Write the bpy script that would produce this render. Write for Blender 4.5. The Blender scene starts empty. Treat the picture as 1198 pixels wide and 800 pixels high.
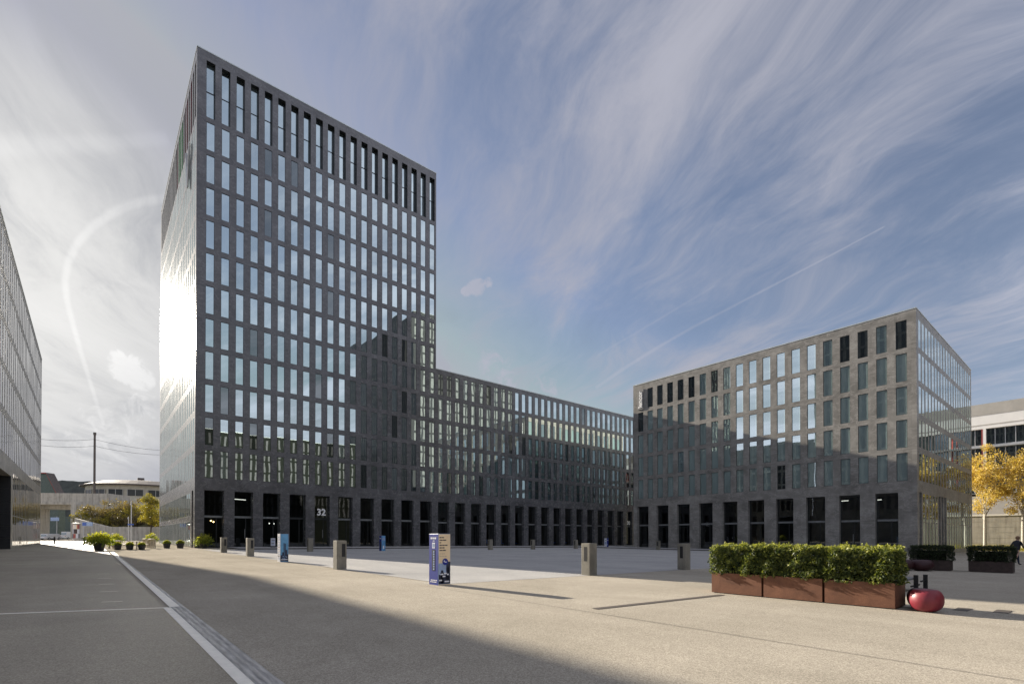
import bpy, math, random
from mathutils import Vector, Matrix
R = random.Random(7)
PI = math.pi
sc = bpy.context.scene
COL = sc.collection

# ------------------------------------------------------------------ survey
EYE = 1.35                      # camera height above the site datum
YAW = 0.8755                    # camera azimuth from +X
PITCH = 0.009
SUN_EL = math.radians(18.6)
SUN_AZ = Vector((-0.124, 0.992, 0)).normalized()

def lerp(a, b, t): return a + (b - a) * t
def ground(x, y):
    x = max(-30, min(110, x)); y = max(-30, min(125, y))
    return -0.0088 * x + 0.004 * y
def station(right, up, d):
    """survey point: tangent offsets right / up of the forward axis at forward distance d (metres)"""
    c, s = math.cos(YAW), math.sin(YAW)
    return Vector((d * c + right * d * s, d * s - right * d * c, EYE + up * d))

# ------------------------------------------------------------------ materials
def new_mat(name):
    m = bpy.data.materials.new(name); m.use_nodes = True
    nt = m.node_tree; b = nt.nodes['Principled BSDF']
    return m, nt, b
def N(nt, t, **kw):
    n = nt.nodes.new(t)
    for k, v in kw.items():
        if k in n.inputs.keys() if hasattr(n.inputs, 'keys') else False: n.inputs[k].default_value = v
        else: setattr(n, k, v)
    return n
def L(nt, a, b): nt.links.new(a, b)
def ramp(nt, fac, stops):
    r = nt.nodes.new('ShaderNodeValToRGB')
    e = r.color_ramp.elements
    while len(e) < len(stops): e.new(0.5)
    for i, (p, c) in enumerate(stops):
        e[i].position = p; e[i].color = (*c, 1) if len(c) == 3 else c
    L(nt, fac, r.inputs[0]); return r
def noise(nt, vec, scale, detail=4, rough=.55, dist=0.):
    n = nt.nodes.new('ShaderNodeTexNoise'); n.inputs['Scale'].default_value = scale
    n.inputs['Detail'].default_value = detail; n.inputs['Roughness'].default_value = rough
    n.inputs['Distortion'].default_value = dist
    if vec is not None: L(nt, vec, n.inputs['Vector'])
    return n
def mixc(nt, fac, a, b, mode='MIX'):
    m = nt.nodes.new('ShaderNodeMix'); m.data_type = 'RGBA'; m.blend_type = mode
    for sock, v in ((m.inputs[0], fac), (m.inputs[6], a), (m.inputs[7], b)):
        if hasattr(v, 'links') or hasattr(v, 'is_linked'): L(nt, v, sock)
        elif isinstance(v, (int, float)): sock.default_value = v
        else: sock.default_value = (*v, 1)
    return m.outputs[2]
def math_n(nt, op, a, b=None, c=None, clamp=False):
    m = nt.nodes.new('ShaderNodeMath'); m.operation = op; m.use_clamp = clamp
    for i, v in enumerate((a, b, c)):
        if v is None: continue
        if hasattr(v, 'is_linked'): L(nt, v, m.inputs[i])
        else: m.inputs[i].default_value = v
    return m.outputs[0]
def bump(nt, h, strength, dist, bsdf):
    b = nt.nodes.new('ShaderNodeBump'); b.inputs['Strength'].default_value = strength
    b.inputs['Distance'].default_value = dist
    L(nt, h, b.inputs['Height']); L(nt, b.outputs[0], bsdf.inputs['Normal'])
def wpos(nt): return nt.nodes.new('ShaderNodeNewGeometry').outputs['Position']
def plain(name, c, rough=.6, metal=0., var=.25, scale=3., spec=.5, bmp=0.):
    m, nt, b = new_mat(name)
    p = wpos(nt)
    n = noise(nt, p, scale, 5, .6)
    r = ramp(nt, n.outputs[0], [(.3, tuple(x * (1 - var) for x in c)), (.7, tuple(min(1, x * (1 + var)) for x in c))])
    L(nt, r.outputs[0], b.inputs['Base Color'])
    b.inputs['Roughness'].default_value = rough; b.inputs['Metallic'].default_value = metal
    b.inputs['Specular IOR Level'].default_value = spec
    if bmp: bump(nt, n.outputs[0], bmp, .02, b)
    return m
def mapped(nt, sx, sy, sz, rot=(0, 0, 0)):
    mp = nt.nodes.new('ShaderNodeMapping'); mp.inputs['Scale'].default_value = (sx, sy, sz)
    mp.inputs['Rotation'].default_value = rot
    L(nt, wpos(nt), mp.inputs['Vector']); return mp.outputs[0]

def stone_mat(name, base, rough=.34, vein=.5, warm=(1, 1, 1), spec=.65):
    m, nt, b = new_mat(name)
    p = wpos(nt)
    big = noise(nt, p, .5, 6, .62, .4)
    mid = noise(nt, p, 2.2, 8, .72, .5)
    # slabs: one tone per slab, plane-agnostic (X+Y along the wall, Z up)
    sep = nt.nodes.new('ShaderNodeSeparateXYZ'); L(nt, p, sep.inputs[0])
    u = math_n(nt, 'ADD', sep.outputs[0], sep.outputs[1])
    cmb = nt.nodes.new('ShaderNodeCombineXYZ'); L(nt, u, cmb.inputs[0]); L(nt, sep.outputs[2], cmb.inputs[1])
    br = nt.nodes.new('ShaderNodeTexBrick'); L(nt, cmb.outputs[0], br.inputs['Vector'])
    br.inputs['Scale'].default_value = 1; br.inputs['Brick Width'].default_value = .71; br.inputs['Row Height'].default_value = 1.155
    br.inputs['Mortar Size'].default_value = .006; br.inputs['Color1'].default_value = (0.30, 0.30, 0.30, 1)
    br.inputs['Color2'].default_value = (.75, .75, .75, 1); br.inputs['Mortar'].default_value = (.12, .12, .12, 1); br.offset = 0
    # veins: stretched, rotated
    mp = nt.nodes.new('ShaderNodeMapping'); mp.inputs['Rotation'].default_value = (.6, .6, .2); mp.inputs['Scale'].default_value = (.55, .55, 1.5)
    L(nt, p, mp.inputs['Vector'])
    vn = noise(nt, mp.outputs[0], .8, 8, .7, 1.6)
    vr = ramp(nt, vn.outputs[0], [(.52, (0, 0, 0)), (.55, (1, 1, 1)), (.585, (0, 0, 0))])
    f = math_n(nt, 'MULTIPLY', big.outputs[0], .70)
    f = math_n(nt, 'ADD', f, math_n(nt, 'MULTIPLY', mid.outputs[0], .22))
    f = math_n(nt, 'ADD', f, math_n(nt, 'MULTIPLY', br.outputs[0], .20))
    r = ramp(nt, f, [(.35, tuple(base * .55 * w for w in warm)), (.6, tuple(base * w for w in warm)), (.85, tuple(base * 1.6 * w for w in warm))])
    veincol = tuple(base * 2.1 * w for w in warm)
    c = mixc(nt, math_n(nt, 'MULTIPLY', vr.outputs[0], vein), r.outputs[0], veincol)
    L(nt, c, b.inputs['Base Color'])
    rr = ramp(nt, mid.outputs[0], [(.3, (rough * .8,) * 3), (.7, (rough * 1.25,) * 3)])
    L(nt, rr.outputs[0], b.inputs['Roughness']); b.inputs['Specular IOR Level'].default_value = spec
    bump(nt, br.outputs[0], .25, .004, b)
    return m

def glass_mat(name, interior, ior=2.9, rough=.012, tint=(.84, .98, .99), var=.35, wav=.02):
    """coated facade glass in front of a dim room or a drawn blind"""
    m, nt, b = new_mat(name)
    oi = nt.nodes.new('ShaderNodeObjectInfo')
    p = wpos(nt)
    # vertical folds / blinds behind the pane
    fold = noise(nt, mapped(nt, 2.2, 2.2, .06), 1.6, 2, .5)
    k = math_n(nt, 'MULTIPLY_ADD', fold.outputs[0], 1.0, math_n(nt, 'MULTIPLY', oi.outputs['Random'], .6))
    r = ramp(nt, k, [(.35, tuple(x * (1 - var) for x in interior)), (.9, tuple(x * (1 + var) for x in interior))])
    L(nt, r.outputs[0], b.inputs['Base Color'])
    b.inputs['Roughness'].default_value = rough
    b.inputs['IOR'].default_value = ior
    b.inputs['Specular Tint'].default_value = (*tint, 1)
    w = noise(nt, p, .55, 1, .4)
    bump(nt, w.outputs[0], wav, .12, b)
    return m

def shop_glass(name, tint=(.42, .47, .47), refl=.13):
    m, nt, b = new_mat(name)
    nt.nodes.remove(b)
    out = nt.nodes['Material Output']
    tr = nt.nodes.new('ShaderNodeBsdfTransparent'); tr.inputs[0].default_value = (*tint, 1)
    gl = nt.nodes.new('ShaderNodeBsdfGlossy'); gl.inputs['Roughness'].default_value = .01; gl.inputs[0].default_value = (.9, .97, 1, 1)
    fr = nt.nodes.new('ShaderNodeFresnel'); fr.inputs[0].default_value = 1.9
    w = noise(nt, wpos(nt), .6, 1, .4)
    bp = nt.nodes.new('ShaderNodeBump'); bp.inputs['Strength'].default_value = .03; bp.inputs['Distance'].default_value = .1
    L(nt, w.outputs[0], bp.inputs['Height']); L(nt, bp.outputs[0], gl.inputs['Normal'])
    mx = nt.nodes.new('ShaderNodeMixShader'); L(nt, fr.outputs[0], mx.inputs[0]); L(nt, tr.outputs[0], mx.inputs[1]); L(nt, gl.outputs[0], mx.inputs[2])
    L(nt, mx.outputs[0], out.inputs[0]); return m

def emit_mat(name, c, s):
    m, nt, b = new_mat(name)
    b.inputs['Base Color'].default_value = (*c, 1); b.inputs['Emission Color'].default_value = (*c, 1); b.inputs['Emission Strength'].default_value = s
    return m

def asphalt_mat(name, c1, c2, grain=.35, patch=.25, rough=.85, spec=.12):
    m, nt, b = new_mat(name)
    p = wpos(nt)
    g1 = noise(nt, p, 70, 3, .75); g2 = nt.nodes.new('ShaderNodeTexVoronoi'); g2.inputs['Scale'].default_value = 90; L(nt, p, g2.inputs['Vector'])
    pt = noise(nt, p, .22, 6, .6, .5); pt2 = noise(nt, mapped(nt, .9, .12, 1), .9, 5, .6)
    st = noise(nt, p, 1.4, 5, .65)
    f = math_n(nt, 'ADD', math_n(nt, 'MULTIPLY', pt.outputs[0], .5), math_n(nt, 'MULTIPLY', pt2.outputs[0], .3))
    f = math_n(nt, 'ADD', f, math_n(nt, 'MULTIPLY', st.outputs[0], .2))
    r = ramp(nt, f, [(.36, c1), (.64, c2)])
    gv = math_n(nt, 'MULTIPLY', g1.outputs[0], g2.outputs['Color'])
    sepc = nt.nodes.new('ShaderNodeSeparateColor'); L(nt, g2.outputs['Color'], sepc.inputs[0])
    sp = math_n(nt, 'MULTIPLY_ADD', sepc.outputs[0], .75, math_n(nt, 'MULTIPLY', g1.outputs[0], .5))
    gr = ramp(nt, sp, [(.2, (1 - grain,) * 3), (.62, (1, 1, 1)), (.95, (1 + grain * 1.2,) * 3)])
    c = mixc(nt, 1., r.outputs[0], gr.outputs[0], 'MULTIPLY')
    L(nt, c, b.inputs['Base Color'])
    b.inputs['Roughness'].default_value = rough; b.inputs['Specular IOR Level'].default_value = spec
    bump(nt, sp, .5, .006, b)
    return m

def leaf_mat(name, c1, c2, c3, trans=.35):
    m, nt, b = new_mat(name)
    at = nt.nodes.new('ShaderNodeAttribute'); at.attribute_name = 'tone'
    r = ramp(nt, at.outputs['Fac'], [(0, c1), (.5, c2), (1, c3)])
    L(nt, r.outputs[0], b.inputs['Base Color']); b.inputs['Roughness'].default_value = .5
    b.inputs['Specular IOR Level'].default_value = .35
    tr = nt.nodes.new('ShaderNodeBsdfTranslucent')
    tc = mixc(nt, 1., r.outputs[0], (1.5, 1.45, .6), 'MULTIPLY'); L(nt, tc, tr.inputs[0])
    mx = nt.nodes.new('ShaderNodeMixShader'); mx.inputs[0].default_value = trans
    L(nt, b.outputs[0], mx.inputs[1]); L(nt, tr.outputs[0], mx.inputs[2])
    L(nt, mx.outputs[0], nt.nodes['Material Output'].inputs[0])
    return m

def concrete_mat(name, c, streak=.5, rough=.8):
    m, nt, b = new_mat(name)
    p = wpos(nt)
    n1 = noise(nt, p, 1.2, 7, .65); n2 = noise(nt, mapped(nt, 1.6, 1.6, .12), 1.3, 5, .6); n3 = noise(nt, p, 40, 2, .6)
    f = math_n(nt, 'ADD', math_n(nt, 'MULTIPLY', n1.outputs[0], 1 - streak), math_n(nt, 'MULTIPLY', n2.outputs[0], streak))
    f = math_n(nt, 'ADD', f, math_n(nt, 'MULTIPLY_ADD', n3.outputs[0], .2, -.1))
    r = ramp(nt, f, [(.34, tuple(x * .6 for x in c)), (.5, c), (.68, tuple(x * 1.3 for x in c))])
    L(nt, r.outputs[0], b.inputs['Base Color']); b.inputs['Roughness'].default_value = rough
    bump(nt, n3.outputs[0], .25, .004, b)
    return m

def corten_mat(name):
    m, nt, b = new_mat(name); p = wpos(nt)
    n1 = noise(nt, p, 2.2, 7, .7, .6); n2 = noise(nt, p, 45, 3, .7)
    f = math_n(nt, 'ADD', math_n(nt, 'MULTIPLY', n1.outputs[0], .7), math_n(nt, 'MULTIPLY', n2.outputs[0], .3))
    r = ramp(nt, f, [(.3, (.085, .036, .019)), (.5, (.17, .072, .038)), (.72, (.27, .12, .064))])
    L(nt, r.outputs[0], b.inputs['Base Color']); b.inputs['Roughness'].default_value = .75
    bump(nt, n2.outputs[0], .2, .003, b)
    return m

M = {}
M['stone'] = stone_mat('dark_stone', .115, .25, .36, (1.0, 1.0, 1.05))
M['stone_r'] = stone_mat('grey_stone', .25, .40, .38, (1.04, 1.0, .92), .2)
M['matte_dark'] = plain('matte_dark', (.016, .018, .014), 1, 0, .3, 9, spec=0)
M['coping'] = plain('coping_metal', (.50, .54, .53), .4, .5, .1)
M['roof'] = plain('roof_gravel', (.2, .19, .18), .9, 0, .3, 6)
M['frame'] = plain('window_frame', (.028, .032, .034), .4, .3, .2)
M['frame_l'] = plain('light_frame', (.16, .165, .165), .4, .3, .1)
M['frame_w'] = plain('white_frame', (.42, .43, .42), .45, .2, .1)
M['lining'] = plain('loggia_lining', (.02, .022, .025), .6, 0, .2)
M['lining_red'] = plain('red_lining', (.12, .022, .03), .6, 0, .2)
M['lining_green'] = plain('green_lining', (.03, .2, .06), .6, 0, .2)
M['lining_grey'] = plain('grey_lining', (.17, .17, .17), .6, 0, .2)
M['g_sky'] = glass_mat('glass_tower', (.030, .040, .046), 7.0)
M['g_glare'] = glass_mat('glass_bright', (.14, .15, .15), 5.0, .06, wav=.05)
M['g_sky2'] = glass_mat('glass_tower_blind', (.10, .125, .135), 5.5)
M['g_side'] = glass_mat('glass_side', (.03, .03, .03), 2.2, .05, tint=(1, .94, .90), wav=.004)
M['g_dark'] = glass_mat('glass_clear', (.012, .017, .019), 2.6, tint=(.9, 1, 1))
M['g_green'] = glass_mat('glass_blind', (.235, .315, .305), 4.6, tint=(.88, 1, .99), var=.14)
M['g_green2'] = glass_mat('glass_blind_half', (.13, .185, .19), 4.6, tint=(.85, 1, 1), var=.3)
M['g_pale'] = glass_mat('glass_pale', (.2, .25, .24), 2.0, var=.3)
M['shop'] = shop_glass('shopfront_glass')
M['room'] = plain('room_plaster', (.10, .10, .105), .8, 0, .2, 1)
M['roomfloor'] = plain('room_floor', (.06, .058, .055), .5, 0, .2, 2)
M['spandrel'] = plain('spandrel_panel', (.20, .21, .21), .5, .2, .15)
M['white'] = plain('white_paint', (.78, .78, .76), .5, 0, .06)
M['lamp_warm'] = emit_mat('warm_lamp', (1, .6, .25), 6)
M['lamp_white'] = emit_mat('white_lamp', (1, .95, .85), 1.2)
M['asph_road'] = asphalt_mat('road_asphalt', (.235, .209, .165), (.36, .322, .255), .32, rough=.6, spec=.22)
M['asph_beige'] = asphalt_mat('aggregate_asphalt', (.30, .273, .222), (.42, .381, .315), .29, spec=0)
M['paving'] = asphalt_mat('square_paving', (.33, .328, .32), (.45, .44, .42), .16, spec=0)
M['kerbstone'] = concrete_mat('kerb_granite', (.36, .36, .35), .2)
M['paint'] = plain('road_paint', (.88, .84, .74), .7, 0, .08, 9)
M['channel'] = None
M['grate'] = plain('iron_grating', (.10, .085, .07), .7, .3, .3, 30)
M['joint'] = plain('joint_seal', (.05, .045, .04), .9)
M['field'] = plain('far_ground', (.13, .14, .09), .9, 0, .4, .05)
M['concrete'] = concrete_mat('bollard_concrete', (.23, .215, .175), .3)
M['concrete_g'] = concrete_mat('viaduct_concrete', (.40, .38, .335), .65)
M['corten'] = corten_mat('corten_steel')
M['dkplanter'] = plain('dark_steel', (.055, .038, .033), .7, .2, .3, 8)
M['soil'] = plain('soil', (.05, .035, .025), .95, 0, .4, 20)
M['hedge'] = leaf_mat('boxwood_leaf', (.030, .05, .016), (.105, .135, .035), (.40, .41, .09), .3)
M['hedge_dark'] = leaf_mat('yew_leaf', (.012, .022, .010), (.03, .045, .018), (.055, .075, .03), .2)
M['yellow'] = leaf_mat('autumn_leaf', (.33, .23, .06), (.53, .40, .12), (.70, .58, .25), .38)
M['yellowgreen'] = leaf_mat('turning_leaf', (.07, .085, .015), (.20, .18, .03), (.42, .34, .06), .35)
M['shrub'] = leaf_mat('shrub_leaf', (.08, .066, .038), (.175, .145, .072), (.29, .215, .10), .3)
M['potleaf'] = leaf_mat('pot_leaf', (.05, .09, .012), (.22, .27, .03), (.55, .52, .08), .35)
M['bark'] = plain('birch_bark', (.42, .39, .33), .85, 0, .35, 7, bmp=.4)
M['bark_d'] = plain('dark_bark', (.08, .06, .045), .9, 0, .35, 7, bmp=.4)
M['black'] = plain('black_metal', (.018, .018, .02), .45, .2, .2)
M['pot'] = plain('black_pot', (.025, .025, .028), .5, 0, .2)
M['red'] = None
M['dred'] = plain('dark_red_plastic', (.034, .007, .010), .55, 0, .1)
M['ad_blue'] = plain('poster_blue', (.035, .05, .27), .55, 0, .08, spec=.15)
M['ad_beige'] = plain('poster_beige', (.80, .64, .43), .45, 0, .05)
M['ad_white'] = plain('poster_white', (.72, .74, .80), .45, 0, .06)
M['ad_sky'] = plain('poster_sky', (.12, .32, .55), .4, 0, .25, 4)
M['ad_pale'] = plain('poster_pale_blue', (.30, .40, .60), .4, 0, .2, 5)
M['ad_navy'] = plain('poster_navy', (.022, .03, .065), .4, 0, .5, 6)
M['wood'] = plain('weathered_wood', (.48, .42, .33), .8, 0, .2, 8)
M['steel'] = plain('galvanised_steel', (.45, .46, .46), .45, .5, .12)
M['pole_d'] = plain('brown_steel', (.10, .085, .075), .6, .3, .2)
M['bluesign'] = plain('blue_sign', (.06, .12, .42), .5, 0, .1)
M['render'] = plain('cream_render', (.42, .40, .34), .8, 0, .15, 1)
M['tile'] = plain('roof_tile', (.10, .085, .08), .8, 0, .3, 3)
M['redtrim'] = plain('red_trim', (.35, .06, .05), .6)
M['greenclad'] = plain('green_cladding', (.10, .125, .11), .6, .2, .2, 2)
M['whiteclad'] = plain('white_cladding', (.84, .83, .80), .5, .0, .04, .6)
M['greyclad'] = plain('grey_cladding', (.44, .42, .38), .6, .1, .1, .6)
M['bluechair'] = plain('blue_fabric', (.04, .22, .80), .7)
M['grass'] = plain('dry_grass', (.24, .22, .06), .9, 0, .4, 2)
M['slope'] = plain('embankment_soil', (.10, .095, .045), .9, 0, .4, .6)
M['forest'] = plain('forest_cover', (.05, .055, .045), .9, 0, .4, .08)
M['skin'] = plain('skin', (.5, .32, .25), .6, 0, .05)
M['jacket'] = plain('dark_jacket', (.018, .02, .03), .8)
M['trousers'] = plain('navy_trousers', (.02, .026, .05), .8)
M['hair'] = plain('brown_hair', (.22, .13, .07), .6)
M['carpaint'] = plain('white_vehicle_paint', (.7, .7, .7), .3, 0, .05)
M['tyre'] = plain('rubber', (.02, .02, .02), .8)
M['letters'] = plain('white_letters', (.92, .92, .90), .4, 0, .03)
def _red():
    m, nt, b = new_mat('red_plastic')
    n = noise(nt, wpos(nt), 6, 4, .6)
    r = ramp(nt, n.outputs[0], [(.3, (.15, .014, .024)), (.7, (.22, .022, .036))]); L(nt, r.outputs[0], b.inputs['Base Color'])
    b.inputs['Roughness'].default_value = .42
    r2 = ramp(nt, n.outputs[0], [(.3, (.36,) * 3), (.7, (.52,) * 3)]); L(nt, r2.outputs[0], b.inputs['Roughness'])
    return m
M['red'] = _red()
def _channel():
    m, nt, b = new_mat('drain_channel')
    sep = nt.nodes.new('ShaderNodeSeparateXYZ'); L(nt, wpos(nt), sep.inputs[0])
    w = math_n(nt, 'SINE', math_n(nt, 'MULTIPLY', sep.outputs[0], 2 * PI / .07))
    n = noise(nt, mapped(nt, 8, .7, 1), 3, 5, .65)
    f = math_n(nt, 'ADD', math_n(nt, 'MULTIPLY', w, .06), n.outputs[0])
    r = ramp(nt, f, [(.3, (.22, .21, .20)), (.55, (.42, .405, .38)), (.75, (.66, .64, .60))])
    L(nt, r.outputs[0], b.inputs['Base Color']); b.inputs['Roughness'].default_value = .6
    bump(nt, w, .6, .008, b)
    return m
M['channel'] = _channel()

# ------------------------------------------------------------------ mesh builder
class MB:
    def __init__(s): s.v = []; s.f = []; s.m = []; s.mats = []; s.tone = []; s.smooth = False
    def mi(s, mat):
        if mat not in s.mats: s.mats.append(mat)
        return s.mats.index(mat)
    def face(s, pts, mat, tone=.5):
        i = len(s.v); s.v += [tuple(p) for p in pts]; s.f.append(tuple(range(i, i + len(pts)))); s.m.append(s.mi(mat)); s.tone.append(tone)
    def box(s, a, b, mat, bev=0.):
        x0, y0, z0 = (min(p, q) for p, q in zip(a, b)); x1, y1, z1 = (max(p, q) for p, q in zip(a, b))
        if bev <= 0:
            P = [(x0, y0, z0), (x1, y0, z0), (x1, y1, z0), (x0, y1, z0), (x0, y0, z1), (x1, y0, z1), (x1, y1, z1), (x0, y1, z1)]
            F = [(0, 3, 2, 1), (4, 5, 6, 7), (0, 1, 5, 4), (1, 2, 6, 5), (2, 3, 7, 6), (3, 0, 4, 7)]
            i = len(s.v); s.v += P; k = s.mi(mat)
            for f in F: s.f.append(tuple(j + i for j in f)); s.m.append(k); s.tone.append(.5)
        else:
            import bmesh
            bm = bmesh.new()
            bmesh.ops.create_cube(bm, size=1, matrix=Matrix.Translation(((x0 + x1) / 2, (y0 + y1) / 2, (z0 + z1) / 2)) @ Matrix.Diagonal((x1 - x0, y1 - y0, z1 - z0, 1)))
            bmesh.ops.bevel(bm, geom=bm.edges[:], offset=bev, segments=2, affect='EDGES', profile=.5)
            s.from_bm(bm, mat)
    def from_bm(s, bm, mat):
        bm.verts.index_update(); i = len(s.v); s.v += [tuple(v.co) for v in bm.verts]; k = s.mi(mat)
        for f in bm.faces: s.f.append(tuple(v.index + i for v in f.verts)); s.m.append(k); s.tone.append(.5)
        bm.free()
    def tube(s, p, q, r0, r1, mat, n=8, cap=True):
        p = Vector(p); q = Vector(q); d = (q - p).normalized()
        x = d.orthogonal().normalized(); y = d.cross(x); i = len(s.v); k = s.mi(mat)
        for c, r in ((p, r0), (q, r1)):
            for j in range(n):
                a = 2 * PI * j / n; s.v.append(tuple(c + x * math.cos(a) * r + y * math.sin(a) * r))
        for j in range(n):
            s.f.append((i + j, i + (j + 1) % n, i + n + (j + 1) % n, i + n + j)); s.m.append(k); s.tone.append(.5)
        if cap:
            s.f.append(tuple(i + n + j for j in range(n))); s.m.append(k); s.tone.append(.5)
            s.f.append(tuple(i + n - 1 - j for j in range(n))); s.m.append(k); s.tone.append(.5)
    def lathe(s, c, prof, mat, n=24):
        c = Vector(c); i = len(s.v); k = s.mi(mat)
        for r, z in prof:
            for j in range(n):
                a = 2 * PI * j / n; s.v.append((c.x + r * math.cos(a), c.y + r * math.sin(a), c.z + z))
        for t in range(len(prof) - 1):
            for j in range(n):
                s.f.append((i + t * n + j, i + t * n + (j + 1) % n, i + (t + 1) * n + (j + 1) % n, i + (t + 1) * n + j)); s.m.append(k); s.tone.append(.5)
        s.f.append(tuple(i + n - 1 - j for j in range(n))); s.m.append(k); s.tone.append(.5)
        e = i + (len(prof) - 1) * n
        s.f.append(tuple(e + j for j in range(n))); s.m.append(k); s.tone.append(.5)
    def leaf(s, c, size, mat, tone, up=.3, rng=R):
        n = Vector((rng.gauss(0, 1), rng.gauss(0, 1), rng.gauss(up, 1))).normalized()
        x = n.orthogonal().normalized(); a = rng.uniform(0, 2 * PI)
        x = Matrix.Rotation(a, 3, n) @ x; y = n.cross(x)
        c = Vector(c); w = size * rng.uniform(.32, .5); l = size * rng.uniform(.8, 1.2)
        s.face([c - x * l * .5, c + y * w * .5 + n * size * .08, c + x * l * .5, c - y * w * .5 + n * size * .08], mat, tone)
    def build(s, name, parent=None, loc=None, smooth=False):
        me = bpy.data.meshes.new(name); me.from_pydata(s.v, [], s.f)
        for m in s.mats: me.materials.append(m)
        me.polygons.foreach_set('material_index', s.m)
        at = me.attributes.new('tone', 'FLOAT', 'FACE'); at.data.foreach_set('value', s.tone)
        if smooth: me.polygons.foreach_set('use_smooth', [True] * len(s.f))
        me.update()
        return link(name, me, parent, loc)
def link(name, data, parent=None, loc=None):
    o = bpy.data.objects.new(name, data); COL.objects.link(o)
    if parent: o.parent = parent
    if loc is not None: o.location = loc
    return o
def tag(o, label, cat, group=None, kind=None):
    o['label'] = label; o['category'] = cat
    if group: o['group'] = group
    if kind: o['kind'] = kind
    return o
def thing(name, loc, label, cat, group=None, rz=0):
    o = link(name, None, None, loc); o.rotation_euler = (0, 0, rz); o.empty_display_size = .2
    return tag(o, label, cat, group)
def structure(o): o['kind'] = 'structure'; return o
def copy_tree(o, parent=None):
    c = o.copy(); COL.objects.link(c); c.parent = parent
    for ch in list(o.children): copy_tree(ch, c)
    return c
def smooth_by_angle(o, ang=40):
    me = o.data
    me.polygons.foreach_set('use_smooth', [True] * len(me.polygons))
    try: me.set_sharp_from_angle(angle=math.radians(ang))
    except Exception: pass

# ------------------------------------------------------------------ camera / world / sun
cd = bpy.data.cameras.new('camera'); cam = link('camera', cd)
cd.sensor_width = 36; cd.lens = 590.8636 / 1198 * 36
cd.shift_y = (622.19 - 400) / 1198; cd.clip_end = 20000; cd.clip_start = .05
cam.location = (0, 0, EYE); cam.rotation_euler = (PI / 2 + PITCH, 0, YAW - PI / 2)
sc.camera = cam

sun_dir = Vector((SUN_AZ.x * math.cos(SUN_EL), SUN_AZ.y * math.cos(SUN_EL), math.sin(SUN_EL)))
sl = bpy.data.lights.new('sun', 'SUN'); so = link('sun', sl)
sl.energy = 5.0; sl.angle = math.radians(.55); sl.color = (1, .90, .76)
so.rotation_euler = sun_dir.to_track_quat('Z', 'Y').to_euler()
so.location = (0, 0, 100)

EXPOSURE = 1.35
sc.cycles.max_bounces = 6; sc.cycles.diffuse_bounces = 3; sc.cycles.glossy_bounces = 4; sc.cycles.transmission_bounces = 4
sc.view_settings.view_transform = 'Standard'; sc.view_settings.look = 'None'
sc.view_settings.exposure = EXPOSURE; sc.view_settings.gamma = 1

def direction(px, py):
    """sky direction as azimuth/elevation tangents, from image-plane tangents"""
    X = (px - 599) / 590.8636; U = (622.19 - py) / 590.8636
    cp, sp = math.cos(PITCH), math.sin(PITCH)
    fx = cp - U * sp; z = U * cp + sp
    c, s = math.cos(YAW), math.sin(YAW)
    return Vector((fx * c + X * s, fx * s - X * c, z)).normalized()

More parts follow.
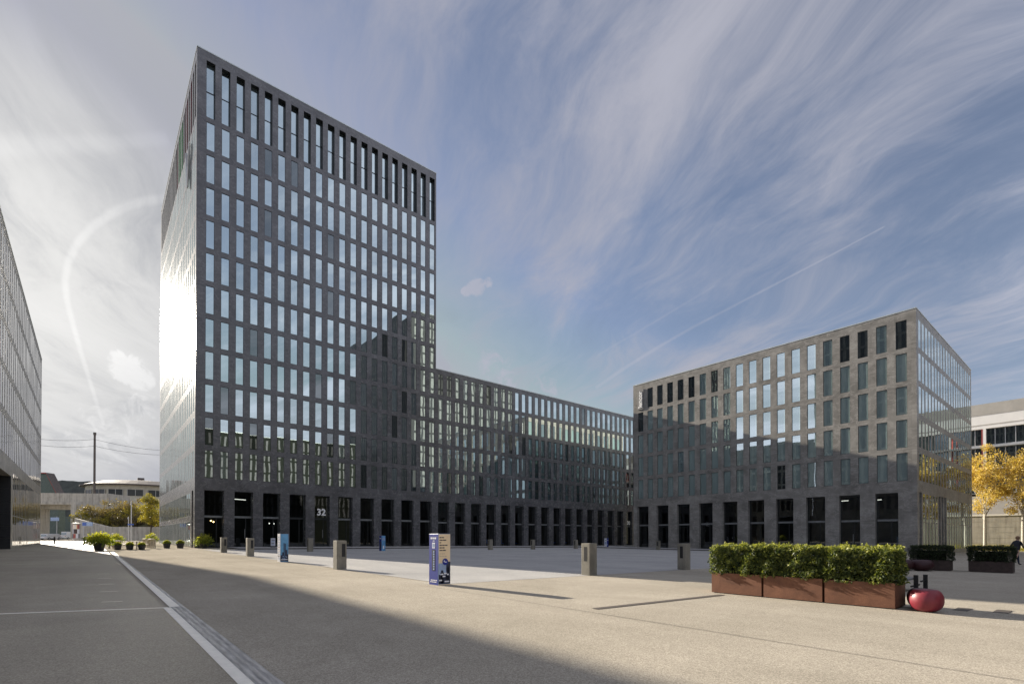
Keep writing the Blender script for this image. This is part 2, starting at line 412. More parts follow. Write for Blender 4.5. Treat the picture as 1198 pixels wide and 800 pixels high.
def build_world():
    w = bpy.data.worlds.new('World'); sc.world = w; w.use_nodes = True
    nt = w.node_tree; bg = nt.nodes['Background']; out = nt.nodes['World Output']
    sky = nt.nodes.new('ShaderNodeTexSky'); sky.sky_type = 'NISHITA'; sky.sun_disc = False
    sky.sun_elevation = SUN_EL; sky.sun_rotation = math.atan2(SUN_AZ.x, SUN_AZ.y)
    sky.air_density = 1.0; sky.dust_density = 1.2; sky.ozone_density = 1.6; sky.altitude = 400
    tc = nt.nodes.new('ShaderNodeTexCoord'); d = tc.outputs['Generated']
    sep = nt.nodes.new('ShaderNodeSeparateXYZ'); L(nt, d, sep.inputs[0])
    def vdot(v):
        n = nt.nodes.new('ShaderNodeVectorMath'); n.operation = 'DOT_PRODUCT'; L(nt, d, n.inputs[0]); n.inputs[1].default_value = v; return n.outputs['Value']
    def smooth(x, a, b, lo=0., hi=1.):
        n = nt.nodes.new('ShaderNodeMapRange'); n.interpolation_type = 'SMOOTHSTEP'; L(nt, x, n.inputs[0])
        n.inputs[1].default_value = a; n.inputs[2].default_value = b; n.inputs[3].default_value = lo; n.inputs[4].default_value = hi; return n.outputs[0]
    zc = math_n(nt, 'ADD', math_n(nt, 'MAXIMUM', sep.outputs[2], 0.), .09)
    fwd = (math.cos(YAW), math.sin(YAW), 0); rgt = (math.sin(YAW), -math.cos(YAW), 0)
    along = math_n(nt, 'DIVIDE', vdot(fwd), zc); across = math_n(nt, 'DIVIDE', vdot(rgt), zc)
    def plane(sa, sx, off, shear=0.):
        c = nt.nodes.new('ShaderNodeCombineXYZ')
        L(nt, math_n(nt, 'MULTIPLY', along, sa), c.inputs[0])
        L(nt, math_n(nt, 'ADD', math_n(nt, 'MULTIPLY', across, sx), math_n(nt, 'MULTIPLY', along, shear)), c.inputs[1])
        c.inputs[2].default_value = off; return c.outputs[0]
    sd = vdot(tuple(sun_dir))
    wc = nt.nodes.new('ShaderNodeCombineXYZ'); L(nt, along, wc.inputs[0]); L(nt, across, wc.inputs[1])
    wn = noise(nt, wc.outputs[0], .75, 3, .5); ws = nt.nodes.new('ShaderNodeSeparateColor'); L(nt, wn.outputs['Color'], ws.inputs[0])
    along = math_n(nt, 'ADD', along, math_n(nt, 'MULTIPLY_ADD', ws.outputs[0], 1.1, -.55))
    across = math_n(nt, 'ADD', across, math_n(nt, 'MULTIPLY_ADD', ws.outputs[1], .8, -.4))
    big = noise(nt, plane(.40, .62, 3.7, .1), .95, 3, .5, .6)
    strk = noise(nt, plane(.62, 1.75, 1.3, .5), 1.1, 9, .60, .25)
    fine = noise(nt, plane(1.5, 4.2, 9.1, 1.2), 1.3, 9, .66, .3)
    a = math_n(nt, 'ADD', math_n(nt, 'MULTIPLY', strk.outputs[0], .66), math_n(nt, 'MULTIPLY', big.outputs[0], .50))
    a = math_n(nt, 'ADD', a, math_n(nt, 'MULTIPLY_ADD', fine.outputs[0], .52, -.26))
    left = smooth(sd, .90, .99)
    a = math_n(nt, 'ADD', a, math_n(nt, 'MULTIPLY', left, .16))
    cov = smooth(a, .46, .80, .14, .96)
    # contrails: great-circle segments
    trails = []
    def trail(pts, w0, w1, amp):
        for (p, q, i) in zip(pts[:-1], pts[1:], range(99)):
            A = direction(*p); B = direction(*q); n = A.cross(B).normalized(); mid = (A + B).normalized(); e = n.cross(mid).normalized()
            half = abs((B - mid).dot(e)); t = i / max(1, len(pts) - 2); wd = lerp(w0, w1, t)
            off = math_n(nt, 'ABSOLUTE', vdot(tuple(n)))
            m = smooth(off, wd * .15, wd, 1., 0.)
            s = math_n(nt, 'ABSOLUTE', vdot(tuple(e)))
            m = math_n(nt, 'MULTIPLY', m, smooth(s, half * .97, half * 1.06 + .002, amp, 0.))
            m = math_n(nt, 'MULTIPLY', m, smooth(vdot(tuple(mid)), 0, .2))
            trails.append(m)
    trail([(698, 453), (730, 431), (770, 406), (812, 382), (860, 357), (910, 331), (962, 304), (1033, 266)], .005, .0018, .30)
    trail([(196, 232), (170, 235), (148, 241), (128, 251), (108, 265), (91, 284), (80, 306), (76, 328), (78, 350), (85, 378), (94, 410), (104, 442), (114, 474), (121, 496)], .009, .0035, .46)
    trail([(-40, 172), (60, 170), (130, 168), (195, 162)], .018, .012, .28)
    trail([(880, 268), (1000, 196), (1110, 132), (1220, 66)], .0025, .003, .09)
    trail([(700, 415), (760, 380), (835, 335)], .003, .003, .13)
    trail([(610, 48), (626, 38), (640, 16), (652, 2)], .016, .016, .10)
    acc = trails[0]
    for t in trails[1:]: acc = math_n(nt, 'MAXIMUM', acc, t)
    brk = smooth(fine.outputs[0], .2, .55, .45, 1.)
    acc = math_n(nt, 'MULTIPLY', acc, brk)
    # small cumulus scraps
    puffn = noise(nt, d, 38, 7, .66, 1.0); puffn2 = noise(nt, d, 9, 6, .6, .4)
    puffs = None
    for (px, py, rad, amp) in [(558, 335, .030, 1.), (545, 341, .016, .8), (570, 331, .018, .8), (150, 432, .040, 1.0), (165, 443, .032, 1.), (140, 424, .03, .8), (580, 428, .06, .55), (635, 458, .07, .45), (590, 455, .06, .45), (163, 478, .05, .5), (120, 512, .09, .5)]:
        c = direction(px, py); rad *= .8
        m = smooth(vdot(tuple(c)), math.cos(rad), 1.0, 0., amp)
        puffs = m if puffs is None else math_n(nt, 'MAXIMUM', puffs, m)
    pf = math_n(nt, 'ADD', math_n(nt, 'MULTIPLY', puffs, .42), puffn.outputs[0])
    pf = math_n(nt, 'MULTIPLY', smooth(pf, .62, .86), smooth(puffs, 0, .5))
    # cloud light: forward scattering towards the sun
    fs = math_n(nt, 'MULTIPLY_ADD', sd, 1 / 1.2, .2 / 1.2, clamp=True)
    cl = ramp(nt, fs, [(0, (.170, .173, .200)), (.6, (.160, .163, .190)), (.86, (.148, .150, .178)), (.93, (.144, .149, .182)), (.954, (.165, .169, .197)), (.973, (.252, .252, .257)), (.993, (.318, .316, .312)), (1, (.34, .337, .33))]).outputs[0]
    # added unseen cloud brightening behind, overhead and west lifts shade fill and window reflections
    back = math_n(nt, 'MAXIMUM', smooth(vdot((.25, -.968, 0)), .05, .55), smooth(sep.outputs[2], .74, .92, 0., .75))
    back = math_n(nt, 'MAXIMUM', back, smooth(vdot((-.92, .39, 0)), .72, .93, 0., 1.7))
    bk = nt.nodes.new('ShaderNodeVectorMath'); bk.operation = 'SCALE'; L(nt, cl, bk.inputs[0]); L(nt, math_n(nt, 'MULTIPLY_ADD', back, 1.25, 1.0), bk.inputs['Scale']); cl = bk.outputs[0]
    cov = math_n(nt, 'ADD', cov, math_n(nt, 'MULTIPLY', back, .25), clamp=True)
    skyc = nt.nodes.new('ShaderNodeVectorMath'); skyc.operation = 'MULTIPLY'; L(nt, sky.outputs[0], skyc.inputs[0]); skyc.inputs[1].default_value = (.057, .053, .054)
    lim = nt.nodes.new('ShaderNodeVectorMath'); lim.operation = 'MINIMUM'; L(nt, skyc.outputs[0], lim.inputs[0]); lim.inputs[1].default_value = (.19, .196, .212); skyc = lim
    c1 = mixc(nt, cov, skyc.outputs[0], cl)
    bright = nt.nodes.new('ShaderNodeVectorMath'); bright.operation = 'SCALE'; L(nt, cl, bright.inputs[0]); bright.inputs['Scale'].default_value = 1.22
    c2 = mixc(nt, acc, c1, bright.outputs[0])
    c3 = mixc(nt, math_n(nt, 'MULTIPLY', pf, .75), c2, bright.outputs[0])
    # thin haze towards the horizon
    mod = nt.nodes.new('ShaderNodeVectorMath'); mod.operation = 'SCALE'; L(nt, c3, mod.inputs[0]); L(nt, math_n(nt, 'ADD', math_n(nt, 'MULTIPLY', strk.outputs[0], .42), math_n(nt, 'MULTIPLY_ADD', fine.outputs[0], .22, .68)), mod.inputs['Scale']); c3 = mod.outputs[0]
    hz = smooth(sep.outputs[2], 0., .30, .55, 0.)
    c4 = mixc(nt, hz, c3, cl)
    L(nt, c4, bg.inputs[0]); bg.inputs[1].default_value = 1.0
build_world()

# ------------------------------------------------------------------ ground
def sheet(name, x0, y0, x1, y1, mat, lift, nx=1, ny=1):
    b = MB()
    for i in range(nx):
        for j in range(ny):
            xs = [lerp(x0, x1, i / nx), lerp(x0, x1, (i + 1) / nx)]; ys = [lerp(y0, y1, j / ny), lerp(y0, y1, (j + 1) / ny)]
            b.face([(xs[0], ys[0], ground(xs[0], ys[0]) + lift), (xs[1], ys[0], ground(xs[1], ys[0]) + lift), (xs[1], ys[1], ground(xs[1], ys[1]) + lift), (xs[0], ys[1], ground(xs[0], ys[1]) + lift)], mat)
    return structure(b.build(name))
def terrain():
    b = MB(); xs = [-4000, -1200, -400, -120, -30, 0, 30, 60, 110, 200, 500, 1500, 4000]; ys = [-4000, -1200, -400, -100, -30, 0, 40, 80, 125, 200, 400, 1200, 4000]
    for i in range(len(xs) - 1):
        for j in range(len(ys) - 1):
            q = [(xs[i], ys[j]), (xs[i + 1], ys[j]), (xs[i + 1], ys[j + 1]), (xs[i], ys[j + 1])]
            inner = -120 <= xs[i] < 200 and -100 <= ys[j] < 200
            b.face([(x, y, ground(x, y)) for x, y in q], M['asph_beige'] if inner else M['field'])
    return structure(b.build('ground'))
terrain()
sheet('road', -30, -30, 1.03, 125, M['asph_road'], .004, 1, 1)
sheet('square_paving', 7.95, 12.45, 58.4, 54.1, M['paving'], .004)
sheet('drain_channel', 1.15, -6, 1.36, 50, M['channel'], .012)
sheet('edge_line', 1.13, 11.25, 1.29, 50, M['paint'], .016)
sheet('edge_line', 1.03, -6, 1.15, 11.25, M['paint'], .010)
def strip(name, P, w, mat, lift):
    b = MB(); (x0, y0), (x1, y1) = P; d = Vector((x1 - x0, y1 - y0)).normalized(); n = Vector((-d.y, d.x)) * w / 2
    q = [(x0 - n.x, y0 - n.y), (x1 - n.x, y1 - n.y), (x1 + n.x, y1 + n.y), (x0 + n.x, y0 + n.y)]
    b.face([(x, y, ground(x, y) + lift) for x, y in q], mat); return structure(b.build(name))
strip('cross_line', ((-4.6, 13.0), (1.09, 11.24)), .105, M['paint'], .010)
for k in range(5): strip('lane_dash', ((.18, 12.9 + k * 2.3), (.50, 12.8 + k * 2.3)), .06, M['paint'], .010)
strip('drain_strip', ((7.45, 6.45), (11.9, 6.22)), .17, M['grate'], .009)
strip('expansion_joint', ((7.1, 12.2), (6.95, -4)), .014, M['joint'], .008)
strip('square_joint', ((7.9, 12.4), (7.9, 54)), .02, M['joint'], .008)
strip('square_joint', ((7.9, 12.4), (58.4, 12.4)), .02, M['joint'], .008)
strip('drain_strip', ((8.0, 22.0), (8.0, 23.3)), .16, M['grate'], .009)
# raised pavements along the facades (real kerb step)
def pavement(name, x0, y0, x1, y1, h=.10):
    b = MB(); P = [(x0, y0), (x1, y0), (x1, y1), (x0, y1)]
    b.face([(x, y, ground(x, y) + h) for x, y in P], M['paving'])
    for i in range(4):
        p, q = P[i], P[(i + 1) % 4]
        b.face([(p[0], p[1], ground(*p) - .05), (q[0], q[1], ground(*q) - .05), (q[0], q[1], ground(*q) + h), (p[0], p[1], ground(*p) + h)], M['joint'])
    return structure(b.build(name))
pavement('pavement', 11.0, 54.2, 100, 62.4)
pavement('pavement', 58.6, 14.5, 66.4, 54.18)

# ------------------------------------------------------------------ buildings
ROW = 3.464
WINH = 2.92
def cam_weight(p, n):
    d = Vector(p) - Vector((0, 0, EYE)); dist = d.length
    return max(0., -d.normalized().dot(n)) / (dist * dist)
def on_screen(p):
    c, s = math.cos(YAW), math.sin(YAW); f = p[0] * c + p[1] * s
    if f < 1: return False
    r = (p[0] * s - p[1] * c) / f
    return -1.08 < r < 1.08

_wincache = {}
def window_mesh(w, h, pane, var, rec, split=None, flush=False, deep=0., jamb=None):
    """local: x along wall, y out of the wall (+y outwards), z up; origin at bottom-left corner of the opening"""
    key = (round(w, 3), round(h, 3), pane, var, rec, split, deep, jamb, flush)
    if key in _wincache: return _wincache[key]
    rg = random.Random(hash((var, pane, w)) & 0xffff)
    b = MB(); f = .035; y = -rec
    j = lambda: y + rg.uniform(-.007, .007)
    cs = [(f, f), (w - f, f), (w - f, h - f), (f, h - f)]
    zs = [f, h - f] if split is None else [f, split * h, h - f]
    for z0, z1 in zip(zs[:-1], zs[1:]):
        t = [j(), j(), j()]; t.append(t[0] - t[1] + t[2])
        b.face([(f, t[0], z0), (w - f, t[1], z0), (w - f, t[2], z1), (f, t[3], z1)], M[pane])
    yo = y + (.006 if flush else .03)
    fm = M['frame_l' if flush else 'frame']
    b.box((0, y - .05, 0), (f, yo, h), fm); b.box((w - f, y - .05, 0), (w, yo, h), fm)
    b.box((f, y - .05, 0), (w - f, yo, f), fm); b.box((f, y - .05, h - f), (w - f, yo, h), fm)
    if split is not None: b.box((f, y - .05, split * h - .05), (w - f, yo, split * h + .05), fm)
    if deep:
        lm = M[jamb or 'lining']; t = .012
        b.box((0.001, y + .04, 0.001), (t, -.004, h - .001), lm); b.box((w - t, y + .04, .001), (w - .001, -.004, h - .001), lm)
        b.box((t, y + .04, h - t), (w - t, -.004, h - .001), lm)
    o = b.build('window'); me = o.data; bpy.data.objects.remove(o)
    _wincache[key] = me; return me

class Face:
    """a facade: origin at (x,y), direction u along the wall so that outward normal n = u rotated -90 degrees"""
    def __init__(s, x, y, ux, uy, width, z0, z1):
        s.o = Vector((x, y, 0)); s.u = Vector((ux, uy, 0)); s.n = Vector((uy, -ux, 0)); s.w = width; s.z0 = z0; s.z1 = z1
        s.open = []          # (u0,u1,v0,v1,depth)
    def P(s, u, v, d=0.): return s.o + s.u * u + s.n * d + Vector((0, 0, v))
    def rz(s): return math.atan2(s.u.y, s.u.x)
    def wall(s, b, mat, org):
        us = sorted({0., s.w} | {round(q, 4) for o in s.open for q in o[:2]}); vs = sorted({s.z0, s.z1} | {round(q, 4) for o in s.open for q in o[2:4]})
        occ = {}
        for (u0, u1, v0, v1, dep) in s.open:
            u0, u1, v0, v1 = (round(q, 4) for q in (u0, u1, v0, v1))
            for i, uu in enumerate(us[:-1]):
                if u0 - 1e-6 <= uu < u1 - 1e-6:
                    for j, vv in enumerate(vs[:-1]):
                        if v0 - 1e-6 <= vv < v1 - 1e-6: occ[(i, j)] = 1
            if dep > 0:
                for (a, c) in (((u0, v0), (u0, v1)), ((u0, v1), (u1, v1)), ((u1, v1), (u1, v0)), ((u1, v0), (u0, v0))):
                    b.face([s.P(*a) - org, s.P(*a, -dep) - org, s.P(*c, -dep) - org, s.P(*c) - org], mat)
        for j in range(len(vs) - 1):
            i = 0
            while i < len(us) - 1:
                if (i, j) in occ: i += 1; continue
                k = i
                while k < len(us) - 1 and (k, j) not in occ: k += 1
                b.face([s.P(us[i], vs[j]) - org, s.P(us[k], vs[j]) - org, s.P(us[k], vs[j + 1]) - org, s.P(us[i], vs[j + 1]) - org], mat)
                i = k

def make_building(name, label, cat, x0, y0, x1, y1, zt, faces, wins, wallmat, z0=-2.5, limit=100, roofbits=True):
    org = Vector((x0, y0, ground((x0 + x1) / 2, (y0 + y1) / 2)))
    t = thing(name, org, label, cat)
    b = MB()
    for f in faces: f.wall(b, wallmat, org)
    b.build('wall', t)
    c = MB(); e = .03
    c.box(Vector((x0 - e, y0 - e, zt)) - org, Vector((x1 + e, y0 + .35, zt + .11)) - org, M['coping']); c.box(Vector((x0 - e, y1 - .35, zt)) - org, Vector((x1 + e, y1 + e, zt + .11)) - org, M['coping'])
    c.box(Vector((x0 - e, y0 + .35, zt)) - org, Vector((x0 + .35, y1 - .35, zt + .11)) - org, M['coping']); c.box(Vector((x1 - .35, y0 + .35, zt)) - org, Vector((x1 + e, y1 - .35, zt + .11)) - org, M['coping'])
    c.build('coping', t)
    r = MB(); r.box(Vector((x0 + .3, y0 + .3, zt - .7)) - org, Vector((x1 - .3, y1 - .3, zt - .6)) - org, M['roof'])
    r.build('roof', t)
    # windows: the largest in view as parts of their own, the rest as one
    lst = []
    for (f, u, v, w, h, kw) in wins:
        p = f.P(u + w / 2, v + h / 2); lst.append((cam_weight(p, f.n) * w * h if on_screen(p) else 0, len(lst), f, u, v, w, h, kw))
    lst.sort(key=lambda q: (-q[0], q[1]))
    rest = MB(); nrest = 0
    for i, (wt, _, f, u, v, w, h, kw) in enumerate(lst):
        me = window_mesh(w, h, **kw)
        Mx = Matrix.Translation(f.P(u, v) - org) @ Matrix.Rotation(f.rz(), 4, 'Z') @ Matrix.Diagonal((1, -1, 1, 1))
        Mx = Matrix.Translation(f.P(u, v) - org) @ Matrix(((f.u.x, f.n.x, 0, 0), (f.u.y, f.n.y, 0, 0), (0, 0, 1, 0), (0, 0, 0, 1)))
        if i < limit and wt > 0:
            o = link('window', me, t); o.matrix_local = Mx
        else:
            nrest += 1; k0 = len(rest.v)
            rest.v += [tuple(Mx @ vv.co) for vv in me.vertices]
            mm = [rest.mi(m) for m in me.materials]
            for p in me.polygons: rest.f.append(tuple(q + k0 for q in p.vertices)); rest.m.append(mm[p.material_index]); rest.tone.append(.5)
    if nrest:
        o = rest.build('window_rows', t); o['kind'] = 'stuff'
    return t, org

def shopfront(t, org, f, u, w, v0, v1, rec=.55, glass='shop', bar=None, door=False):
    """double-height glazing with a spandrel panel, set back in its opening"""
    b = MB(); y = -rec
    def bx(u0, u1, z0, z1, d0, d1, m):
        ps = [f.P(a, c, d) - org for a in (u0, u1) for c in (z0, z1) for d in (d0, d1)]
        lo = [min(p[i] for p in ps) for i in range(3)]; hi = [max(p[i] for p in ps) for i in range(3)]
        b.box(lo, hi, m)
    def pane(u0, u1, z0, z1):
        b.face([f.P(u + u0, z0, y) - org, f.P(u + u1, z0, y) - org, f.P(u + u1, z1, y) - org, f.P(u + u0, z1, y) - org], M[glass])
    fr = .05; mid = lerp(v0, v1, .545)
    for (a, c) in ((0, fr), (w - fr, w)): bx(u + a, u + c, v0, v1, y - .08, y + .06, M['frame'])
    bx(u + fr, u + w - fr, v1 - fr, v1, y - .08, y + .06, M['frame'])
    bx(u + fr, u + w - fr, mid - .11, mid + .11, y - .08, y + .05, M[bar or 'spandrel'])
    bx(u + fr, u + w - fr, v0, v0 + .08, y - .08, y + .06, M['frame'])
    mm = .66 * w
    bx(u + mm - .03, u + mm + .03, v0 + .08, mid - .11, y - .08, y + .06, M['frame'])
    pane(fr, w - fr, mid + .11, v1 - fr); pane(fr, mm - .03, v0 + .08, mid - .11); pane(mm + .03, w - fr, v0 + .08, mid - .11)
    s = b.build('shopfront', t)
    if door:
        h = MB()
        ps = [f.P(u + mm - .12, v0 + 1.0, y + .07) - org, f.P(u + mm - .09, v0 + 2.0, y + .10) - org]
        h.box([min(p[i] for p in ps) for i in range(3)], [max(p[i] for p in ps) for i in range(3)], M['steel'])
        h.build('handle', s)
    return s

def room(t, org, f, u0, u1, v0, v1, near, far):
    """ground-floor interior behind the glazing"""
    b = MB()
    q = lambda u, v, d: f.P(u, v, -d) - org
    b.face([q(u0, v0, near), q(u1, v0, near), q(u1, v0, far), q(u0, v0, far)], M['roomfloor'])
    b.face([q(u0, v1, near), q(u1, v1, near), q(u1, v1, far), q(u0, v1, far)], M['room'])
    b.face([q(u0, v0, far), q(u1, v0, far), q(u1, v1, far), q(u0, v1, far)], M['room'])
    b.face([q(u0, v0, near), q(u0, v0, far), q(u0, v1, far), q(u0, v1, near)], M['room'])
    b.face([q(u1, v0, near), q(u1, v0, far), q(u1, v1, far), q(u1, v1, near)], M['room'])
    n = int((u1 - u0) / 5.7)
    for k in range(1, n):      # partitions
        uu = u0 + (u1 - u0) * k / n
        b.face([q(uu, v0, near + 2.2), q(uu, v0, far), q(uu, v1, far), q(uu, v1, near + 2.2)], M['room'])
    return b.build('interior', t)

TX0, TX1, TY0, TY1, TZ = 8.256, 37.14, 61.2, 96.28, 52.51
FLOOR = 0.0
R2 = random.Random(11)
def pick(r, c=0):
    x = R2.random(); return 'g_sky' if x < .72 else 'g_sky2' if x < .93 else 'g_dark'
def row_top(k): return 45.07 - ROW * k

def face_windows(f, cols, rows, wl, panefn, rec=.06, split=None, skip=(), flush=False):
    for ci, (u, w) in enumerate(cols):
        for ri, (v, h) in enumerate(rows):
            if (ci, ri) in skip: continue
            f.open.append((u, u + w, v, v + h, rec + .09))
            wl.append((f, u, v, w, h, dict(pane=panefn(ri, ci), var=R2.randrange(9), rec=rec, split=split, flush=flush)))

# --- tower
wl = []
ff = Face(TX0, TY0, 1, 0, TX1 - TX0, -2.5, TZ)
cols = [(.87 + 1.42 * i, .78) for i in range(20)]
rows = [(row_top(k) - WINH, WINH) for k in range(11)]
def tower_pane(r, c): return pick(r, c)
face_windows(ff, cols, rows, wl, tower_pane)
DTOP = 51.56; DBOT = 45.6
for u, w in cols:
    ff.open.append((u - .02, u + w + .02, DBOT, DTOP, .62)); wl.append((ff, u - .02, DBOT, w + .04, DTOP - DBOT, dict(pane='g_sky' if R2.random() < .8 else 'g_sky2', var=R2.randrange(5), rec=.5, split=.5, deep=1)))
tops = [(.85 + 2.84 * k, 1.83) for k in range(10)]
for u, w in tops: ff.open.append((u, u + w, -2.5, 6.24, .75))
# left face: u runs so that n = -X : u = (0,-1)
fl = Face(TX0, TY1, 0, -1, TY1 - TY0, -2.5, TZ)
colsl = [(.87 + 1.42 * i, .98) for i in range(24)]
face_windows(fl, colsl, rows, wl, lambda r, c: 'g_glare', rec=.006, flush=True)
jc = ['lining_grey', 'lining_grey', 'lining_red', 'lining_grey', 'lining', 'lining_red', 'lining_green', 'lining_green', 'lining_red', 'lining_grey']
for i, (u, w) in enumerate(colsl):
    k = 23 - i
    jm = jc[min(9, [0, 1, 2, 3, 5, 5, 4, 6, 7, 6, 2, 4, 0, 1, 0, 9, 9, 0, 1, 9, 9, 0, 1, 9][k])]
    fl.open.append((u, u + w, DBOT, DTOP, .62)); wl.append((fl, u, DBOT, w, DTOP - DBOT, dict(pane='g_sky', var=R2.randrange(5), rec=.5, split=.5, deep=1, jamb=jm)))
# ground floor of the left face: one deep void near the corner, flush two-storey glazing further on
fl.open.append((33.0, 34.1, -2.5, 6.24, .75))
glz = [(1.0 + 1.42 * i, 1.1) for i in range(22)]
for u, w in glz:
    fl.open.append((u, u + w, .35, 3.0, .1)); fl.open.append((u, u + w, 3.55, 6.1, .1))
    wl.append((fl, u, .35, w, 2.65, dict(pane='g_sky', var=R2.randrange(5), rec=.006, flush=True))); wl.append((fl, u, 3.55, w, 2.55, dict(pane='g_sky2', var=R2.randrange(5), rec=.006, flush=True)))
fr_ = Face(TX1, TY0, 0, 1, TY1 - TY0, -2.5, TZ); fb = Face(TX1, TY1, -1, 0, TX1 - TX0, -2.5, TZ)
tower, torg = make_building('office_tower', 'tall dark stone office tower with tall narrow windows and a white 32 over its entrance', 'office tower', TX0, TY0, TX1, TY1, TZ, [ff, fl, fr_, fb], wl, M['stone'])
for k, (u, w) in enumerate(tops): shopfront(tower, torg, ff, u, w, .2, 6.24, door=(k in (1, 4)), bar='frame' if k in (3, 4) else None)
shopfront(tower, torg, fl, 33.0, 1.1, .2, 6.24, rec=.6)
room(tower, torg, ff, .4, 28.4, .16, 6.24, .72, 7)
def text_obj(name, body, size, loc, rot, mat, parent=None, ext=.015):
    cu = bpy.data.curves.new(name, 'FONT'); cu.body = body; cu.size = size; cu.extrude = ext; cu.align_x = 'CENTER'; cu.align_y = 'CENTER'
    cu.offset = size * .025
    cu.materials.append(mat)
    tmp = link(name, cu); bpy.context.view_layer.update()
    me = bpy.data.meshes.new_from_object(tmp.evaluated_get(bpy.context.evaluated_depsgraph_get())); bpy.data.objects.remove(tmp)
    o = link(name, me, parent, loc); o.rotation_euler = rot; return o
text_obj('house_number', '32', 1.08, Vector((TX0 + tops[4][0] + .80, TY0 + .06, 4.25)) - torg, (PI / 2, 0, 0), M['letters'], tower)
# V-shaped sign on the left face
sg = MB()
vy = 66.5; vx = TX0 - .02
for (ya, yb) in ((vy - .95, vy), (vy + 1.1, vy)):
    A = Vector((vx - .12, ya, 44.9)) - torg; B = Vector((vx - .12, yb, 40.4)) - torg
    sg.tube(A, B, .10, .10, M['steel'], 8)
    sg.tube(Vector((vx, ya, 44.6)) - torg, Vector((vx - .12, ya, 44.6)) - torg, .06, .06, M['steel'], 6)
sg.build('facade_sign', tower)

# --- wing
WX1 = 98.0; WZ = 24.9
wl = []
wf = Face(TX1, TY0 + .004, 1, 0, WX1 - TX1, -2.5, WZ)
colsw = [(TX0 + .87 + 1.42 * i - TX1, .78) for i in range(20, 62)]
rowsw = [(row_top(k) - WINH, WINH) for k in range(6, 11)]
face_windows(wf, colsw, rowsw, wl, lambda r, c: pick(r, c))
topw = [(TX0 + .85 + 2.84 * k - TX1, 1.83) for k in range(10, 31)]
for u, w in topw: wf.open.append((u, u + w, -2.5, 6.24, .75))
wr = Face(WX1, TY0, 0, 1, 20, -2.5, WZ); wb = Face(WX1, 81.2, -1, 0, WX1 - TX1, -2.5, WZ)
wing, worg = make_building('office_wing', 'long low dark stone office wing joined to the right of the tower', 'office building', TX1, TY0, WX1, 81.2, WZ, [wf, wr, wb], wl, M['stone'])
for k, (u, w) in enumerate(topw): shopfront(wing, worg, wf, u, w, -.1, 6.24)
room(wing, worg, wf, .3, 60.0, -.12, 6.24, .72, 7)
text_obj('house_number', '30', 1.0, Vector((TX1 + topw[15][0] + .7, TY0 + .06, 4.0)) - worg, (PI / 2, 0, 0), M['letters'], wing)

# --- right building
RX0, RX1, RY0, RY1, RZ = 65.24, 95.7, 13.14, 48.5, 24.9
wl = []
rf = Face(RX0, RY1, 0, -1, RY1 - RY0, -3, RZ)
colsr = [(.90 + 1.722 * i, .95) for i in range(20)]
rowsr = [(23.98 - 3.47 * k - WINH, WINH) for k in range(5)]
def right_pane(r, c):
    x = R2.random()
    if r == 0 and (c < 8 or c > 14): return 'g_dark' if x < .7 else 'g_green2'
    return 'g_green' if x < .84 else 'g_green2' if x < .98 else 'g_dark'
face_windows(rf, colsr, rowsr, wl, right_pane, rec=.10, skip=((0, 0),))
topr = [(.72 + 3.444 * k, 2.03) for k in range(10)]
for u, w in topr: rf.open.append((u, u + w, -3, 6.0, .8))
rs = Face(RX0, RY0, 1, 0, RX1 - RX0, -3, RZ)
colss = [(.80 + 1.47 * i, 1.0) for i in range(20)]
face_windows(rs, colss, rowsr, wl, lambda r, c: 'g_sky', rec=.006, flush=True)
for k in (0, 6, 7, 8):
    u = colss[k][0]; rs.open.append((u, u + 1.05, -3, 6.0, .7))
for k in range(20):
    if k in (0, 6, 7, 8): continue
    u, w = colss[k]
    rs.open.append((u, u + w, -.2, 5.9, .1)); wl.append((rs, u, -.2, w, 6.1, dict(pane='g_sky', var=R2.randrange(5), rec=.006, split=.5, flush=True)))
rn = Face(RX1, RY1, -1, 0, RX1 - RX0, -3, RZ)
face_windows(rn, colss, rowsr, wl, lambda r, c: 'g_green' if R2.random() < .6 else 'g_sky2', rec=.06)
re_ = Face(RX1, RY0, 0, 1, RY1 - RY0, -3, RZ)
block, borg = make_building('office_block', 'five storey grey stone office block, sunlit along its top, behind the hedge planters', 'office building', RX0, RY0, RX1, RY1, RZ, [rf, rs, rn, re_], wl, M['stone_r'])
for k, (u, w) in enumerate(topr): shopfront(block, borg, rf, u, w, -.36, 6.0, bar='spandrel', door=(k == 8))
for k in (0, 6, 7, 8): shopfront(block, borg, rs, colss[k][0], 1.05, -.4, 6.0, rec=.5)
room(block, borg, rf, .3, 35.0, -.4, 6.0, .76, 7)
# banner sign at the top of the block
sgn = MB(); q = lambda u, v, d: rf.P(u, v, d) - borg
def rbox(b, f, org, u0, u1, z0, z1, d0, d1, m):
    ps = [f.P(a, c, d) - org for a in (u0, u1) for c in (z0, z1) for d in (d0, d1)]
    b.box([min(p[i] for p in ps) for i in range(3)], [max(p[i] for p in ps) for i in range(3)], m)
rbox(sgn, rf, borg, .85, 1.95, 20.95, 24.05, .004, .10, M['lining_grey'])
so_ = sgn.build('sign_board', block)
text_obj('lettering', 'lencor', 1.0, q(1.42, 22.5, .13), (PI / 2, -PI / 2, -PI / 2), M['letters'], so_, .03)

